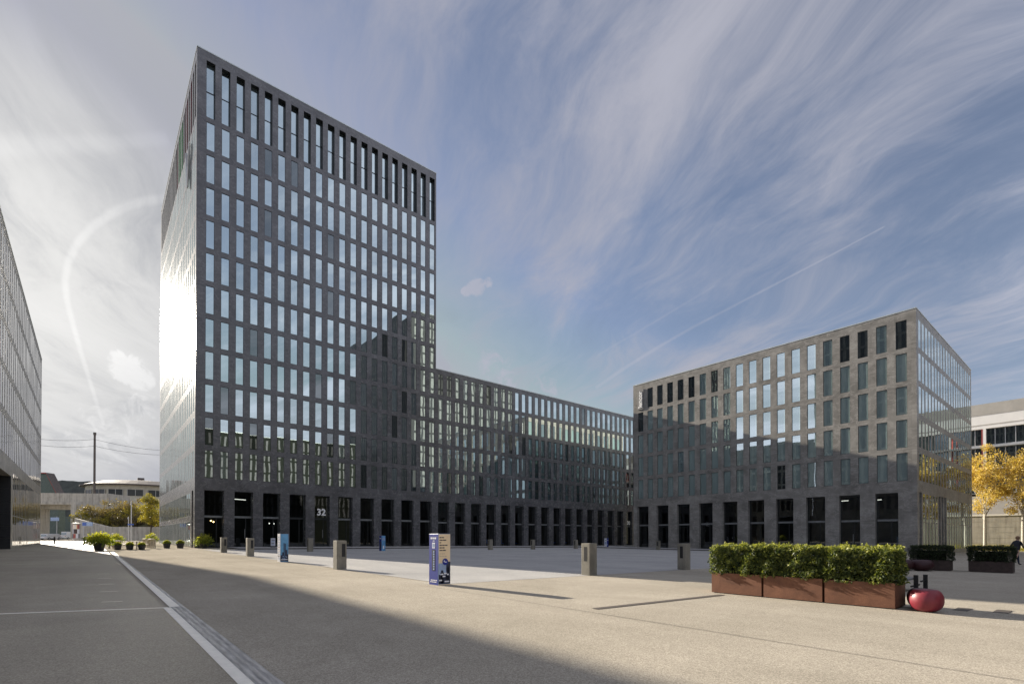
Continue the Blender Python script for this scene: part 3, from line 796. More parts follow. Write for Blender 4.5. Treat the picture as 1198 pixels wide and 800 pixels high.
# --- left building
LX, LY0, LY1, LZ = -5.235, 48.2, 93.6, 25.35
wl = []
lf = Face(LX, LY0, 0, 1, LY1 - LY0, -2, LZ)
colsL = [(.87 + 1.42 * i, 1.0) for i in range(31)]
rowsL = [(24.7 - ROW * k - WINH, WINH) for k in range(5)]
face_windows(lf, colsL, rowsL, wl, lambda r, c: 'g_side', rec=.006, flush=True)
lf.open.append((.3, 12.2, -2, 6.5, 1.5))
for i in range(9, 31):
    u, w = colsL[i]
    lf.open.append((u - .1, u + w + .1, .5, 6.9, .1)); wl.append((lf, u - .1, .5, w + .2, 6.4, dict(pane='g_side', var=R2.randrange(5), rec=.006, split=.42, flush=True)))
ln = Face(LX, LY1, -1, 0, 28, -2, LZ)
lb, lorg = make_building('office_building', 'low stone office building with flush mirror windows at the left picture edge', 'office building', LX - 28, LY0, LX, LY1, LZ, [lf, ln], wl, M['stone_r'], limit=100)
rp = MB(); rbox_ = lambda u0, u1, z0, z1, d0, d1, m: rp.box([min(a, c) for a, c in zip(lf.P(u0, z0, d0) - lorg, lf.P(u1, z1, d1) - lorg)], [max(a, c) for a, c in zip(lf.P(u0, z0, d0) - lorg, lf.P(u1, z1, d1) - lorg)], m)
rbox_(.31, 12.14, .1, 6.48, -1.45, -1.3, M['lining'])
for k in range(6): rbox_(12.14, 12.198, .15 + k * 1.06, 1.19 + k * 1.06, -1.3, -.002, M['lining'])
rp.build('cladding', lb)

# --- buildings that stand behind the photographer and show only in the glass
def plain_block(name, label, x0, y0, x1, y1, zt, mat, pane, du, frac, zg=7.):
    wl = []; fs = [Face(x0, y0, 1, 0, x1 - x0, -3, zt), Face(x1, y0, 0, 1, y1 - y0, -3, zt), Face(x1, y1, -1, 0, x1 - x0, -3, zt), Face(x0, y1, 0, -1, y1 - y0, -3, zt)]
    for f in fs[1:]:
        n = int(f.w / du) - 1; rws = [(zt - 1.0 - ROW * k - WINH, WINH) for k in range(int((zt - zg) / ROW))]
        face_windows(f, [(.8 + du * i, du * frac) for i in range(n)], rws, wl, lambda r, c: 'lining' if (f is fs[3] and name == 'high_rise') else pane, rec=.06)  # shaded left side of the high rise is put into darker pane colour
    return make_building(name, label, 'office building', x0, y0, x1, y1, zt, fs, wl, mat, limit=0)
plain_block('office_tower', 'second stone tower beyond the left frame edge, mirrored in the grey block', -34, 13, LX, 48.1, 53, M['stone_r'], 'room', 1.42, .55)
plain_block('high_rise', 'pale high rise mirrored in the right half of the tower glass', 72.5, -56, 112, -12.5, 69, M['lining'], 'spandrel', 1.42, .6)
plain_block('office_block', 'dark low block mirrored along the bottom of the tower glass', -6, -75, 70, -45, 32.5, M['matte_dark'], 'room', 1.42, .38)

# --- pendant lamps and blue chairs inside
for (x, y, z, k) in ((10.1, 63.6, 3.1, 'lamp_warm'), (10.5, 64.5, 3.0, 'lamp_warm'), (16.0, 63.4, 2.9, 'lamp_white'), (16.7, 64.2, 2.9, 'lamp_white')):
    t = thing('pendant_lamp', (x, y, z), {10.1: 'glowing amber lamp hanging in the first bay from the tower corner, left of the pair', 10.5: 'glowing amber lamp hanging deeper in the first bay from the tower corner', 16.0: 'brighter white lamp in the third bay of the tower, left of the pair', 16.7: 'white lamp in the third bay of the tower, right of the pair'}[x], 'lamp', 'lamps in the tower ground floor')
    b = MB(); b.lathe((0, 0, 0), [(.01, -.08), (.06, -.05), (.08, 0), (.06, .05), (.01, .08)], M[k], 12); b.build('globe', t, smooth=True)
    b = MB(); b.tube((0, 0, .08), (0, 0, 6.2 - z), .01, .01, M['black'], 5); b.build('cord', t)
for (x0, y0, z, rz, lab) in ((67.2, 17.3, 5.4, 1.2, 'slanting white strip light behind the glass of the bay nearest the block corner'), (67.6, 20.6, 5.5, 1.2, 'white strip light behind the second bay from the block corner'), (12.9, 63.2, 5.5, .5, 'white strip light high behind the second bay of the tower')):
    t = thing('strip_light', (x0, y0, z), lab, 'lamp', 'strip lights on the ground floor ceilings', rz)
    b = MB(); b.box((-.7, -.04, 0), (.7, .04, .05), M['lamp_white']); b.build('tube', t)
    b = MB(); b.box((-.72, -.06, .052), (.72, .06, .10), M['white']); b.tube((-.5, 0, .1), (-.5, 0, .7), .008, .008, M['black'], 4); b.tube((.5, 0, .1), (.5, 0, .7), .008, .008, M['black'], 4); b.build('housing', t)
def chair_proto():
    t = thing('chair', (0, 0, 0), 'blue chair', 'chair', 'blue chairs behind the wing windows')
    b = MB(); b.box((-.35, -.35, .35), (.35, .35, .5), M['bluechair'], .03); b.build('seat', t)
    b = MB(); b.box((-.35, .27, .5), (.35, .37, 1.05), M['bluechair'], .03); b.build('backrest', t)
    for sx in (-.3, .3):
        for sy in (-.3, .3):
            b = MB(); b.tube((sx, sy, 0), (sx, sy, .35), .02, .02, M['steel'], 6); b.build('leg', t)
    return t
ch = chair_proto()
names = ['first', 'second', 'third', 'fourth', 'fifth', 'sixth', 'seventh', 'eighth']
for i in range(8):
    o = ch if i == 0 else copy_tree(ch)
    u = topw[3 + i][0] + TX1 + .75 + R2.uniform(-.2, .2)
    o.location = (u, 62.2 + R2.uniform(0, .2), -.115); o.rotation_euler = (0, 0, R2.uniform(-.6, .6))
    o['label'] = 'blue chair behind the wing glazing, %s of the eight counted from the tower' % names[i]

# ------------------------------------------------------------------ bollards
def bollard(x, y, label, slot, far):
    z = ground(x, y) + (.10 if far == 'kerb' else .0)
    t = thing('bollard', (x, y, z), label, 'bollard', 'square concrete bollards round the plaza')
    b = MB(); s = .205; b.box((-s, -s, -.05), (s, s, 1.18), M['concrete'], .012); o = b.build('post', t)
    b = MB(); y0 = .0
    if slot == 'x': b.box((-s - .004, -.075, .52), (-s + .05, .075, 1.05), M['black'])
    else: b.box((-.0, -s - .004, .52), (.15, -s + .05, 1.05), M['black'])
    b.build('light_slot', t)
    return t
BL = [(8.05, 45.1, 'y', '', 'bollard beside the pot plant at the tower corner, farthest in the near row'),
      (8.0, 36.3, 'y', '', 'second bollard from the tower in the near row, just left of a poster pillar'),
      (7.88, 20.5, 'y', '', 'tall looking bollard standing between the two nearest poster pillars'),
      (14.25, 12.6, 'x', '', 'bollard alone in the middle of the plaza at the shadow edge'),
      (20.5, 12.5, 'x', '', 'shaded bollard just left of the long clipped hedge'),
      (14.7, 45.1, 'x', '', 'shaded bollard in front of the tower door marked 32'),
      (34.3, 44.9, 'x', '', 'far bollard in front of the wing, leftmost of three in a row'),
      (40.9, 45.1, 'x', '', 'far bollard in front of the wing, middle one of three in a row'),
      (49.6, 46.2, 'x', '', 'far bollard in front of the wing, rightmost of three in a row'),
      (55.7, 37.6, 'x', '', 'far bollard close to the left end of the grey block')]
for x, y, s, far, lab in BL: bollard(x, y, lab, s, far)

# ------------------------------------------------------------------ poster pillars
def pillar(x, y, label, kind):
    z = ground(x, y)
    t = thing('poster_pillar', (x, y, z), label, 'advertising pillar', 'bollards wrapped as poster pillars')
    sx, sy, h = .20, .25, 1.45
    fa = {'a': 'ad_blue', 'b': 'ad_white', 'c': 'ad_blue', 'd': 'ad_white'}[kind]; fb_ = {'a': 'ad_beige', 'b': 'ad_sky', 'c': 'ad_sky', 'd': 'ad_blue'}[kind]
    b = MB(); b.box((-sx, -sy, -.05), (sx, sy, h), M['ad_pale'], .008); b.build('core', t)
    # left-hand sheet faces -X
    b = MB(); X = -sx - .004
    def fx(y0, y1, z0, z1, m, d=0.):
        if d: y0, y1 = y0 * .73, y1 * .73
        b.face([(X - d, y1, z0), (X - d, y0, z0), (X - d, y0, z1), (X - d, y1, z1)], M[m])
    fx(-sy + .01, sy - .01, .0, h - .01, fa)
    if kind == 'a':
        for k, (yy0, yy1) in enumerate(((.22, .10), (.08, -.04), (-.06, -.20))): fx(yy1, yy0, 1.30, 1.35, 'ad_white', .003)
        fx(-.09, .06, 1.24, 1.26, 'ad_white', .003); fx(-.12, .10, 1.04, 1.20, 'ad_white', .003); fx(-.09, .07, 1.07, 1.17, 'ad_pale', .005)
        fx(-.13, .12, .40, 1.00, 'ad_navy', .003)
        for k in range(8): fx(-.07, .02, .43 + k * .07, .475 + k * .07, 'ad_pale', .005)
        for zz, yy in ((.12, .2), (.07, .24)):
            for k in range(4): fx(yy - .1 - k * .12, yy - k * .12, zz, zz + .03, 'ad_white', .003)
    elif kind == 'b':
        for k in range(14): fx(R.uniform(-.3, -.1), R.uniform(0, .3), .1 + k * .09, .14 + k * .09, R.choice(['ad_pale', 'ad_navy', 'ad_pale', 'ad_sky']), .003)
    elif kind == 'c':
        fx(-.2, .2, 1.15, 1.25, 'ad_white', .003); fx(-.18, .18, .2, .9, 'ad_navy', .003)
    else:
        fx(-.2, .2, .5, .9, 'ad_pale', .003); fx(-.2, .1, 1.1, 1.2, 'ad_navy', .003)
    b.build('left_sheet', t)
    b = MB(); Y = -sy - .004
    def fy(x0, x1, z0, z1, m, d=0.):
        if d: x0, x1 = x0 * .69, x1 * .69
        b.face([(x0, Y - d, z0), (x1, Y - d, z0), (x1, Y - d, z1), (x0, Y - d, z1)], M[m])
    fy(-sx + .01, sx - .01, .0, h - .01, fb_)
    if kind == 'a':
        for k, (wd, n) in enumerate(((.24, 2), (.34, 2), (.10, 1), (.40, 3), (.26, 2), (.32, 2), (.28, 3), (.36, 3))):
            x = -.24; z = 1.33 - k * .072 - (.02 if k > 5 else 0)
            for j in range(n): fy(x, x + wd / n - .02, z, z + (.028 if k < 6 else .018), 'wood' if k > 5 else 'ad_navy', .003); x += wd / n
        # printed picture: pale sky, dark rooftops, round badge
        fy(-.275, .275, .03, .62, 'ad_pale', .003)
        for (x0, x1, z1) in ((-.28, -.2, .30), (-.2, -.02, .36), (-.17, -.06, .42), (-.02, .12, .30), (.08, .28, .66), (.14, .2, .5)): fy(x0, x1, .04, z1, 'ad_navy', .005)
        for (x0, x1, z0) in ((-.2, -.06, .29), (-.03, .10, .31), (.12, .2, .28), (-.1, .04, .23), (-.26, -.12, .12), (.0, .22, .08)): fy(x0, x1, z0, z0 + .04, 'ad_white', .007)
        n = 24; c = (.02, .66); b.face([(c[0] + .095 * math.cos(2 * PI * i / n), Y - .009, c[1] + .095 * math.sin(2 * PI * i / n)) for i in range(n)], M['ad_blue'])
        fy(-.04, .0, .65, .70, 'ad_white', .011); fy(.02, .09, .64, .665, 'ad_white', .011)
    elif kind == 'b':
        for (x0, x1, z1) in ((-.28, -.16, .35), (-.16, -.06, .5), (-.06, .0, .98), (.02, .09, .95), (.09, .2, .62), (.2, .28, .4)): fy(x0, x1, .04, z1, 'ad_navy', .003)
        for k in range(8):
            x = R.uniform(-.25, .15); z = R.uniform(.1, .45); fy(x, x + .08, z, z + .03, 'ad_pale', .005)
        fy(-.24, .24, .10, .14, 'ad_white', .006)
    elif kind == 'c':
        fy(-.22, .22, 1.0, 1.25, 'ad_pale', .003); fy(-.1, .1, .2, .5, 'ad_white', .003)
    else:
        fy(-.15, .2, 1.1, 1.2, 'ad_white', .003); fy(-.2, .0, .3, .6, 'ad_pale', .003)
    b.build('front_sheet', t)
pillar(7.70, 12.47, 'blue and beige poster pillar with a round badge in the middle of the plaza', 'a')
pillar(7.74, 28.0, 'poster pillar showing dark towers against blue sky, near the tower entrance', 'b')
pillar(21.6, 45.4, 'all blue poster pillar far off in front of the tower', 'c')
pillar(62.9, 52.0, 'small white and blue poster pillar at the far end of the wing', 'd')

# ------------------------------------------------------------------ hedges and planters
def planter(x, y, lx, ly, h, mat, label, group):
    t = thing('planter', (x, y, ground(x, y)), label, 'planter', group)
    b = MB(); w = .02
    b.box((0, 0, .02), (lx, w, h), mat); b.box((0, ly - w, .02), (lx, ly, h), mat); b.box((0, w, .02), (w, ly - w, h), mat); b.box((lx - w, w, .02), (lx, ly - w, h), mat)
    b.box((w, w, .02), (lx - w, ly - w, .05), mat); b.box((.04, .04, -.05), (lx - .04, ly - .04, .02), M['black'])
    b.build('box', t)
    b = MB(); b.box((w, w, .05), (lx - w, ly - w, h - .06), M['soil']); b.build('soil', t)
    return t
def hedge(x, y, lx, ly, z0, z1, mat, label, group, seed, n=9000, leaf=.05, over=.06):
    rg = random.Random(seed)
    t = thing('hedge', (x, y, ground(x, y)), label, 'hedge', group)
    b = MB(); ph = [rg.uniform(0, 6) for _ in range(8)]
    def amp(u, v): return .045 * (math.sin(u * 7 + ph[0]) + math.sin(u * 13 + v * 5 + ph[1]) * .7 + math.sin(v * 17 + ph[2] + u * 3) * .5)
    for i in range(n):
        u = rg.random(); v = rg.random(); q = rg.random()
        dep = abs(rg.gauss(0, .055))
        if rg.random() < .30: dep = rg.uniform(0, .36)
        if q < .34: p = [lx * u, ly * v, z1 - dep + amp(u * lx, v * ly) * .7]
        elif q < .62: p = [-over + dep + amp(v * ly, u), ly * v, lerp(z0, z1, u)]
        elif q < .72: p = [lx + over - dep + amp(v * ly, u), ly * v, lerp(z0, z1, u)]
        elif q < .87: p = [lx * v, -over + dep + amp(v * lx, u), lerp(z0, z1, u)]
        else: p = [lx * v, ly + over - dep + amp(v * lx, u), lerp(z0, z1, u)]
        if p[2] < z0 + .08 and rg.random() < .5: continue
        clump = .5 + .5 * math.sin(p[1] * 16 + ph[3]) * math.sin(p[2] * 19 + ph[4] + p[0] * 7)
        topb = max(0, (p[2] - (z1 - .12)) / .12)  # backlit hedge top is put into the leaf tone, lighter upwards
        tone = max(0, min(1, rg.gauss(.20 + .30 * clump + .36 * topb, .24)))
        b.leaf(p, leaf * rg.uniform(.7, 1.25), mat, tone, .5, rg)
    for i in range(int(lx * 60)):   # shoots on top
        u = rg.uniform(0, lx); v = rg.uniform(0, ly); hh = rg.uniform(.02, .07)
        for k in range(3): b.leaf((u, v, z1 + hh * (k + 1) / 3 + amp(u, v) * .7), leaf * .8, mat, rg.uniform(.6, 1), .8, rg)
    b.build('foliage', t)
    b = MB()
    for i in range(14):
        u = rg.uniform(.1, lx - .1); v = rg.uniform(.1, ly - .1)
        b.tube((u, v, z0 - .12), (u + rg.uniform(-.1, .1), v + rg.uniform(-.1, .1), z0 + .45), .014, .006, M['bark_d'], 5)
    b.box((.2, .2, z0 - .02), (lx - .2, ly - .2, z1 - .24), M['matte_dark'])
    b.build('stems', t)
    return t
PG, HG = 'rusty steel planters in a row', 'clipped hedges in the rusty planters'
for k, (y0, a, c) in enumerate(((5.44, 'leftmost', 'left'), (4.14, 'middle', 'middle'), (2.84, 'rightmost', 'right'))):
    planter(12.27, y0, .78, 1.25, .52, M['corten'], {0: 'rusty brown steel planter at the end farthest from the red ball seats', 1: 'rusty brown steel planter between two others under the hedge', 2: 'rusty brown steel planter right beside the red ball seats'}[k], PG)
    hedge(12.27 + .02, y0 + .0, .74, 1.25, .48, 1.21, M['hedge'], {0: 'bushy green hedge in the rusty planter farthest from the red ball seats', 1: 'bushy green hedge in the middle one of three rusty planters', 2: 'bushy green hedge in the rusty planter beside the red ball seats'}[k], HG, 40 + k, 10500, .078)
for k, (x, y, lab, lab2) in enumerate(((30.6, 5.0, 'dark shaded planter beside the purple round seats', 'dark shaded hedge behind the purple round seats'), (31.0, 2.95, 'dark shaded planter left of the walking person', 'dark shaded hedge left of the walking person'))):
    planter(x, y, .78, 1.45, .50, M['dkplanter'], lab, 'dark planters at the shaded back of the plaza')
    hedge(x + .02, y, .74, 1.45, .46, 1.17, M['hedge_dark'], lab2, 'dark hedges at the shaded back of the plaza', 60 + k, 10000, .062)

def ball_seat(x, y, r, h, mat, label, group):
    t = tag(None, None, None) if False else None
    b = MB(); prof = []
    n = 22
    for i in range(n + 1):
        a = -PI / 2 + PI * i / n
        rr = r * abs(math.cos(a)) ** .66; zz = h / 2 + h / 2 * math.copysign(abs(math.sin(a)) ** .95, math.sin(a))
        if i > n - 4: zz -= (i - (n - 4)) * .012
        prof.append((max(rr, .012), zz))
    b.lathe((0, 0, 0), prof, mat, 40)
    o = b.build('ball_seat', None, (x, y, ground(x, y)), True)
    return tag(o, label, 'ball seat', group)
ball_seat(12.45, 2.385, .275, .46, M['red'], 'bright red ball seat in the sun at the end of the planters', 'round plastic seats')
ball_seat(12.98, 2.55, .25, .43, M['dred'], 'red ball seat half hidden behind the brighter red one', 'round plastic seats')
ball_seat(29.3, 6.5, .46, .55, M['dred'], 'dark purple round seat in the shade, left one of two', 'round plastic seats')
ball_seat(29.75, 5.85, .46, .55, M['dred'], 'dark purple round seat touching the shaded dark planter, right one of two', 'round plastic seats')

# black metal seat behind the planters
t = thing('bench', (16.9, 3.86, ground(17, 3.86)), 'small black metal bench with grey slab behind the red ball seats', 'bench')
for (x, y) in ((1.0, -.42), (.55, -.30), (1.0, .2), (.1, .15)):
    b = MB(); b.box((x - .045, y - .045, 0), (x + .045, y + .045, .43 if x > .5 else .36), M['black']); b.build('post', t)
b = MB(); b.box((-.1, -.25, .30), (.9, .3, .35), M['lining_grey']); b.build('seat', t)
b = MB()
b.box((.1, .10, .37), (1.0, .14, .40), M['black']); b.box((.55, -.42, .24), (1.0, -.39, .28), M['black']); b.box((.1, -.3, .12), (1.0, -.27, .16), M['black']); b.build('rail', t)
# drain covers
for x, y, lab in ((13.45, 2.0, 'small iron drain cover on the pale strip just right of the red ball seat'), (13.7, 1.45, 'small iron drain cover on the pale strip nearer the right picture edge')):
    b = MB(); z = ground(x, y); b.box((x - .28, y - .11, z - .02), (x + .28, y + .11, z + .008), M['grate']); tag(b.build('drain_cover'), lab, 'drain cover', 'drain covers')

# ------------------------------------------------------------------ trees, shrubs, pots
def tree(x, y, h, crown_r, trunk_h, mat, bark, label, cat, group, seed, n=5000, leaf=.3, z=None, flat=1.0):
    rg = random.Random(seed); z = ground(x, y) if z is None else z
    t = thing('tree', (x, y, z), label, cat, group)
    b = MB(); r0 = max(.07, h * .012)
    b.tube((0, 0, -.2), (0.1, 0, trunk_h), r0 * 1.25, r0, bark, 9)
    top = (0.15, .1, h * .93); b.tube((0.1, 0, trunk_h), top, r0, .03, bark, 8)
    cl = []
    cz = (trunk_h + h) / 2; ch_ = (h - trunk_h) / 2
    for i in range(40):
        for _ in range(20):
            p = Vector((rg.uniform(-1, 1), rg.uniform(-1, 1), rg.uniform(-1, 1)))
            if .25 < p.length < 1: break
        taper = 1 - .35 * max(0, p.z)
        c = Vector((p.x * crown_r * .85 * taper, p.y * crown_r * .85 * taper, cz + p.z * ch_ * .92)); cl.append((c, rg.uniform(.55, 1.15) * crown_r * .42, rg.uniform(-.2, .2)))
        if i < 20:
            zb = rg.uniform(trunk_h * .95, max(trunk_h, c.z - .3)); b.tube((.1, 0, min(zb, c.z)), c, r0 * .35, .015, bark, 5, False)
    b.build('trunk', t)
    b = MB()
    for i in range(n):
        c, r, tn = cl[rg.randrange(len(cl))]
        d = Vector((rg.gauss(0, 1), rg.gauss(0, 1), rg.gauss(0, 1))).normalized() * r * rg.random() ** .45
        p = c + Vector((d.x, d.y, d.z * .75 * flat))
        b.leaf(p, leaf * rg.uniform(.6, 1.3), mat, max(0, min(1, .5 + tn + rg.gauss(0, .18))), .2, rg)
    b.build('crown', t)
    return t
TG = 'yellow autumn trees in a row'
for k, (y, hh, lab) in enumerate(((14.2, 17.6, 'yellow autumn tree close to the grey block end, left one of two in view'), (9.7, 16.6, 'yellow autumn tree cut by the right picture edge'), (5.4, 17.2, 'yellow autumn tree past the right edge, mirrored in the block side glass'), (1.0, 16.4, 'fourth yellow autumn tree of the row, mirrored farther left in the block side glass'))):
    tree(115, y, hh, 3.5, 4.6, M['yellow'], M['bark'], lab, 'tree', TG, 100 + k, 8000, .33, z=-.5)
def shrub(p, r, h, mat, label, cat, group, seed, n=900, leaf=.16, name='shrub'):
    rg = random.Random(seed); t = thing(name, p, label, cat, group)
    b = MB(); cl = []
    for i in range(16):
        a = rg.uniform(0, 2 * PI); q = rg.random() ** .6
        cl.append((Vector((math.cos(a) * r * q * .8, math.sin(a) * r * q * .8, h * rg.uniform(.2, .85) * (1.1 - .5 * q))), r * rg.uniform(.25, .45), rg.uniform(-.2, .2)))
    for i in range(n):
        c, rr, tn = cl[rg.randrange(len(cl))]
        d = Vector((rg.gauss(0, 1), rg.gauss(0, 1), rg.gauss(0, .8))).normalized() * rr * rg.random() ** .5
        p_ = c + d; 
        if p_.z < .02: p_.z = .02
        b.leaf(p_, leaf * rg.uniform(.6, 1.3), mat, max(0, min(1, .5 + tn + rg.gauss(0, .2))), .3, rg)
    b.build('foliage', t)
    b = MB()
    for c, rr, tn in cl[:8]: b.tube((0, 0, -.05), c, .02 * max(1, r), .006 * max(1, r), M['bark_d'], 5, False)
    b.build('stems', t)
    return t
def pot_plant(x, y, pr, ph_, cr, chh, label, seed, n=700, leaf=.12, wild=0., mat='potleaf'):
    z = ground(x, y); rg = random.Random(seed)
    t = thing('potted_plant', (x, y, z), label, 'potted plant', 'potted plants by the tower')
    b = MB(); b.lathe((0, 0, 0), [(pr * .72, 0), (pr * .95, ph_ * .9), (pr * 1.05, ph_ * .92), (pr * 1.05, ph_), (pr * .9, ph_), (pr * .88, ph_ * .93)], M['pot'], 20); b.build('pot', t, smooth=False)
    b = MB()
    for i in range(n):
        a = rg.uniform(0, 2 * PI); e = rg.random() ** .5; el = rg.uniform(.05, 1)
        p = Vector((math.cos(a) * cr * math.sqrt(max(0, 1 - (el * .9) ** 2)) * e, math.sin(a) * cr * math.sqrt(max(0, 1 - (el * .9) ** 2)) * e, ph_ + chh * el * (1 - .25 * e)))
        if wild: p += Vector((rg.gauss(0, wild), rg.gauss(0, wild), rg.gauss(-.1, wild)))
        b.leaf(p, leaf * rg.uniform(.6, 1.4), M[mat], max(0, min(1, .25 + .5 * el + rg.gauss(0, .2))), .4, rg)
    b.build('foliage', t)
    return t
pot_plant(.54, 53.1, .42, .62, 1.0, .85, 'large yellow green pot plant alone at the end of the white line', 1, 1500, .2, .12)
pot_plant(1.80, 55.4, .30, .42, .30, .26, 'small round clipped pot plant nearest the large yellow one, of three in a row', 2)
pot_plant(2.62, 55.1, .30, .42, .30, .26, 'small round clipped pot plant in the middle of three in a row', 3)
pot_plant(3.44, 54.8, .30, .42, .29, .24, 'small round clipped pot plant nearest the tower, of three in a row', 4)
pot_plant(5.85, 60.8, .34, .48, .36, .34, 'small pot plant before the wooden rail, left one of two', 5)
pot_plant(6.95, 60.6, .36, .50, .36, .34, 'small pot plant before the wooden rail, right one of two', 6)
pot_plant(8.9, 60.0, .42, .5, .78, .95, 'leafy pot plant at the foot of the tower corner', 7, 1300, .16, .16)
pot_plant(2.2, 72.0, .45, .6, .75, .9, 'green pot plant behind the table benches, left one of two', 8, 800, .16, .1)
pot_plant(5.6, 74.5, .45, .6, .7, 1.0, 'green pot plant behind the wooden rail, right one of two', 9, 800, .16, .12)

# wooden rail and table benches on the terrace by the tower
t = thing('wooden_rail', (4.3, 66.6, ground(4.3, 66)), 'weathered wooden post rail running along the left side of the tower', 'fence')
for k in range(9):
    y = -k * .9; b = MB(); b.box((-.05 + k * .06, y - .05, 0), (.05 + k * .06, y + .05, .86), M['wood']); b.build('post', t)
b = MB(); b.box((-.08, 0.1, .86), (.10, -3.6, .93), M['wood']); b.box((.14, -3.62, .86), (.42, -7.4, .93), M['wood']); b.build('top_rail', t)
def picnic(x, y, rz, label):
    t = thing('picnic_table', (x, y, ground(x, y)), label, 'table', 'wooden picnic tables on the terrace', rz)
    b = MB(); b.box((-1.1, -.38, .70), (1.1, .38, .75), M['wood']); b.build('tabletop', t)
    for s in (-1, 1):
        b = MB(); b.box((-1.1, s * .78 - .14, .42), (1.1, s * .78 + .14, .46), M['wood']); b.build('seat', t)
        b = MB(); b.box((s * .85 - .04, -.75, .35), (s * .85 + .04, .75, .42), M['wood']); b.box((s * .85 - .04, -.3, 0), (s * .85 + .04, -.2, .7), M['wood']); b.box((s * .85 - .04, .2, 0), (s * .85 + .04, .3, .7), M['wood']); b.build('leg', t)
picnic(1.75, 60.5, 1.4, 'weathered picnic table behind the small round pots, left one of two')
picnic(3.1, 57.6, 1.4, 'weathered picnic table behind the small round pots, right one of two')
# ashtray-like stands by the tower doors
for x, y, lab in ((12.9, 59.3, 'small white patterned stand left of the second tower bay'), (15.35, 59.3, 'small white patterned stand right of the second tower bay')):
    z = ground(x, y) + .1; t = thing('display_stand', (x, y, z), lab, 'stand', 'small stands by the tower doors')
    b = MB(); b.box((-.22, -.05, .12), (.22, .05, .98), M['ad_white'], .01)
    b.build('board', t)
    b = MB()
    for k in range(4): b.box((-.17, -.055, .25 + k * .17), (.1 + .02 * k, -.051, .33 + k * .17), M['ad_navy'] if k % 2 else M['ad_pale'])
    b.build('print', t)
    b = MB(); b.box((-.25, -.2, 0), (.25, .2, .12), M['black']); b.build('base', t)
t = thing('small_post', (-3.66, 89.9, ground(-3.66, 89.9)), 'thin black post at the end of the left office building', 'post', 'thin black posts'); b = MB(); b.tube((0, 0, 0), (0, 0, .9), .09, .09, M['black'], 10); b.build('shaft', t)
b = MB(); b.lathe((0, 0, .9), [(.09, 0), (.10, .02), (.06, .07), (.01, .09)], M['black'], 10); b.build('cap', t)
t2 = copy_tree(t); t2.location = (-.66, 89.8, ground(-.66, 89.8)); t2['label'] = 'thin black post left of the large yellow pot plant'

# ------------------------------------------------------------------ person
def person():
    x, y = 43.12, 3.93; z = ground(x, y)
    t = thing('person', (x, y, z), 'person in dark jacket and trousers striding off at the right picture edge', 'person')
    # walking towards +X, skeleton in local coords (x forward)
    J = [((0, 0, .95), .135), ((.03, 0, 1.15), .15), ((.06, 0, 1.36), .165), ((.08, 0, 1.47), .07), ((.10, 0, 1.54), .058), ((.12, 0, 1.62), .088), ((.13, 0, 1.70), .078),
         ((.02, .10, .90), .095), ((.20, .10, .52), .07), ((.26, .10, .12), .045), ((.30, .10, .05), .04), ((.44, .10, .04), .03),
         ((-.02, -.10, .90), .095), ((-.12, -.10, .50), .068), ((-.40, -.10, .20), .045), ((-.44, -.10, .12), .04), ((-.34, -.10, .04), .03),
         ((.06, .19, 1.40), .06), ((-.10, .24, 1.13), .05), ((-.06, .23, .90), .035), ((-.03, .23, .82), .03),
         ((.06, -.19, 1.40), .06), ((.14, -.24, 1.13), .05), ((.32, -.22, .98), .035), ((.39, -.21, .95), .03)]
    E_ = [(0, 1), (1, 2), (2, 3), (3, 4), (4, 5), (5, 6), (0, 7), (7, 8), (8, 9), (9, 10), (10, 11), (0, 12), (12, 13), (13, 14), (14, 15), (15, 16), (2, 17), (17, 18), (18, 19), (19, 20), (2, 21), (21, 22), (22, 23), (23, 24)]
    me = bpy.data.meshes.new('body'); me.from_pydata([j[0] for j in J], E_, [])
    o = link('body', me, t)
    o.modifiers.new('skin', 'SKIN'); s = o.modifiers.new('sub', 'SUBSURF'); s.levels = 2; s.render_levels = 2
    for i, j in enumerate(J): me.skin_vertices[0].data[i].radius = (j[1], j[1])
    me.skin_vertices[0].data[0].use_root = True
    dg = bpy.context.evaluated_depsgraph_get(); dg.update()
    nm = bpy.data.meshes.new_from_object(o.evaluated_get(dg)); nm.name = 'body'
    o.modifiers.clear(); o.data = nm
    nm.materials.clear()
    for k in ('jacket', 'trousers', 'skin', 'black'): nm.materials.append(M[k])
    for p in nm.polygons:
        c = p.center; p.use_smooth = True
        if c.z > 1.50: p.material_index = 2
        elif c.z < .08: p.material_index = 3
        elif abs(c.y) > .15 and (c.z < .88 or (c.z < 1.0 and c.x > .3)): p.material_index = 2
        elif c.z > .86: p.material_index = 0
        else: p.material_index = 1
    b = MB(); b.lathe((.10, 0, 1.60), [(.085, -.04), (.105, .02), (.10, .09), (.07, .14), (.02, .16)], M['hair'], 14); b.build('hair', t, smooth=True)
    b = MB(); b.lathe((.20, 0, 1.61), [(.004, -.02), (.018, -.012), (.012, .02), (.004, .03)], M['skin'], 8); b.build('nose', t, smooth=True)
    t.rotation_euler = (0, 0, math.radians(-35))
person()

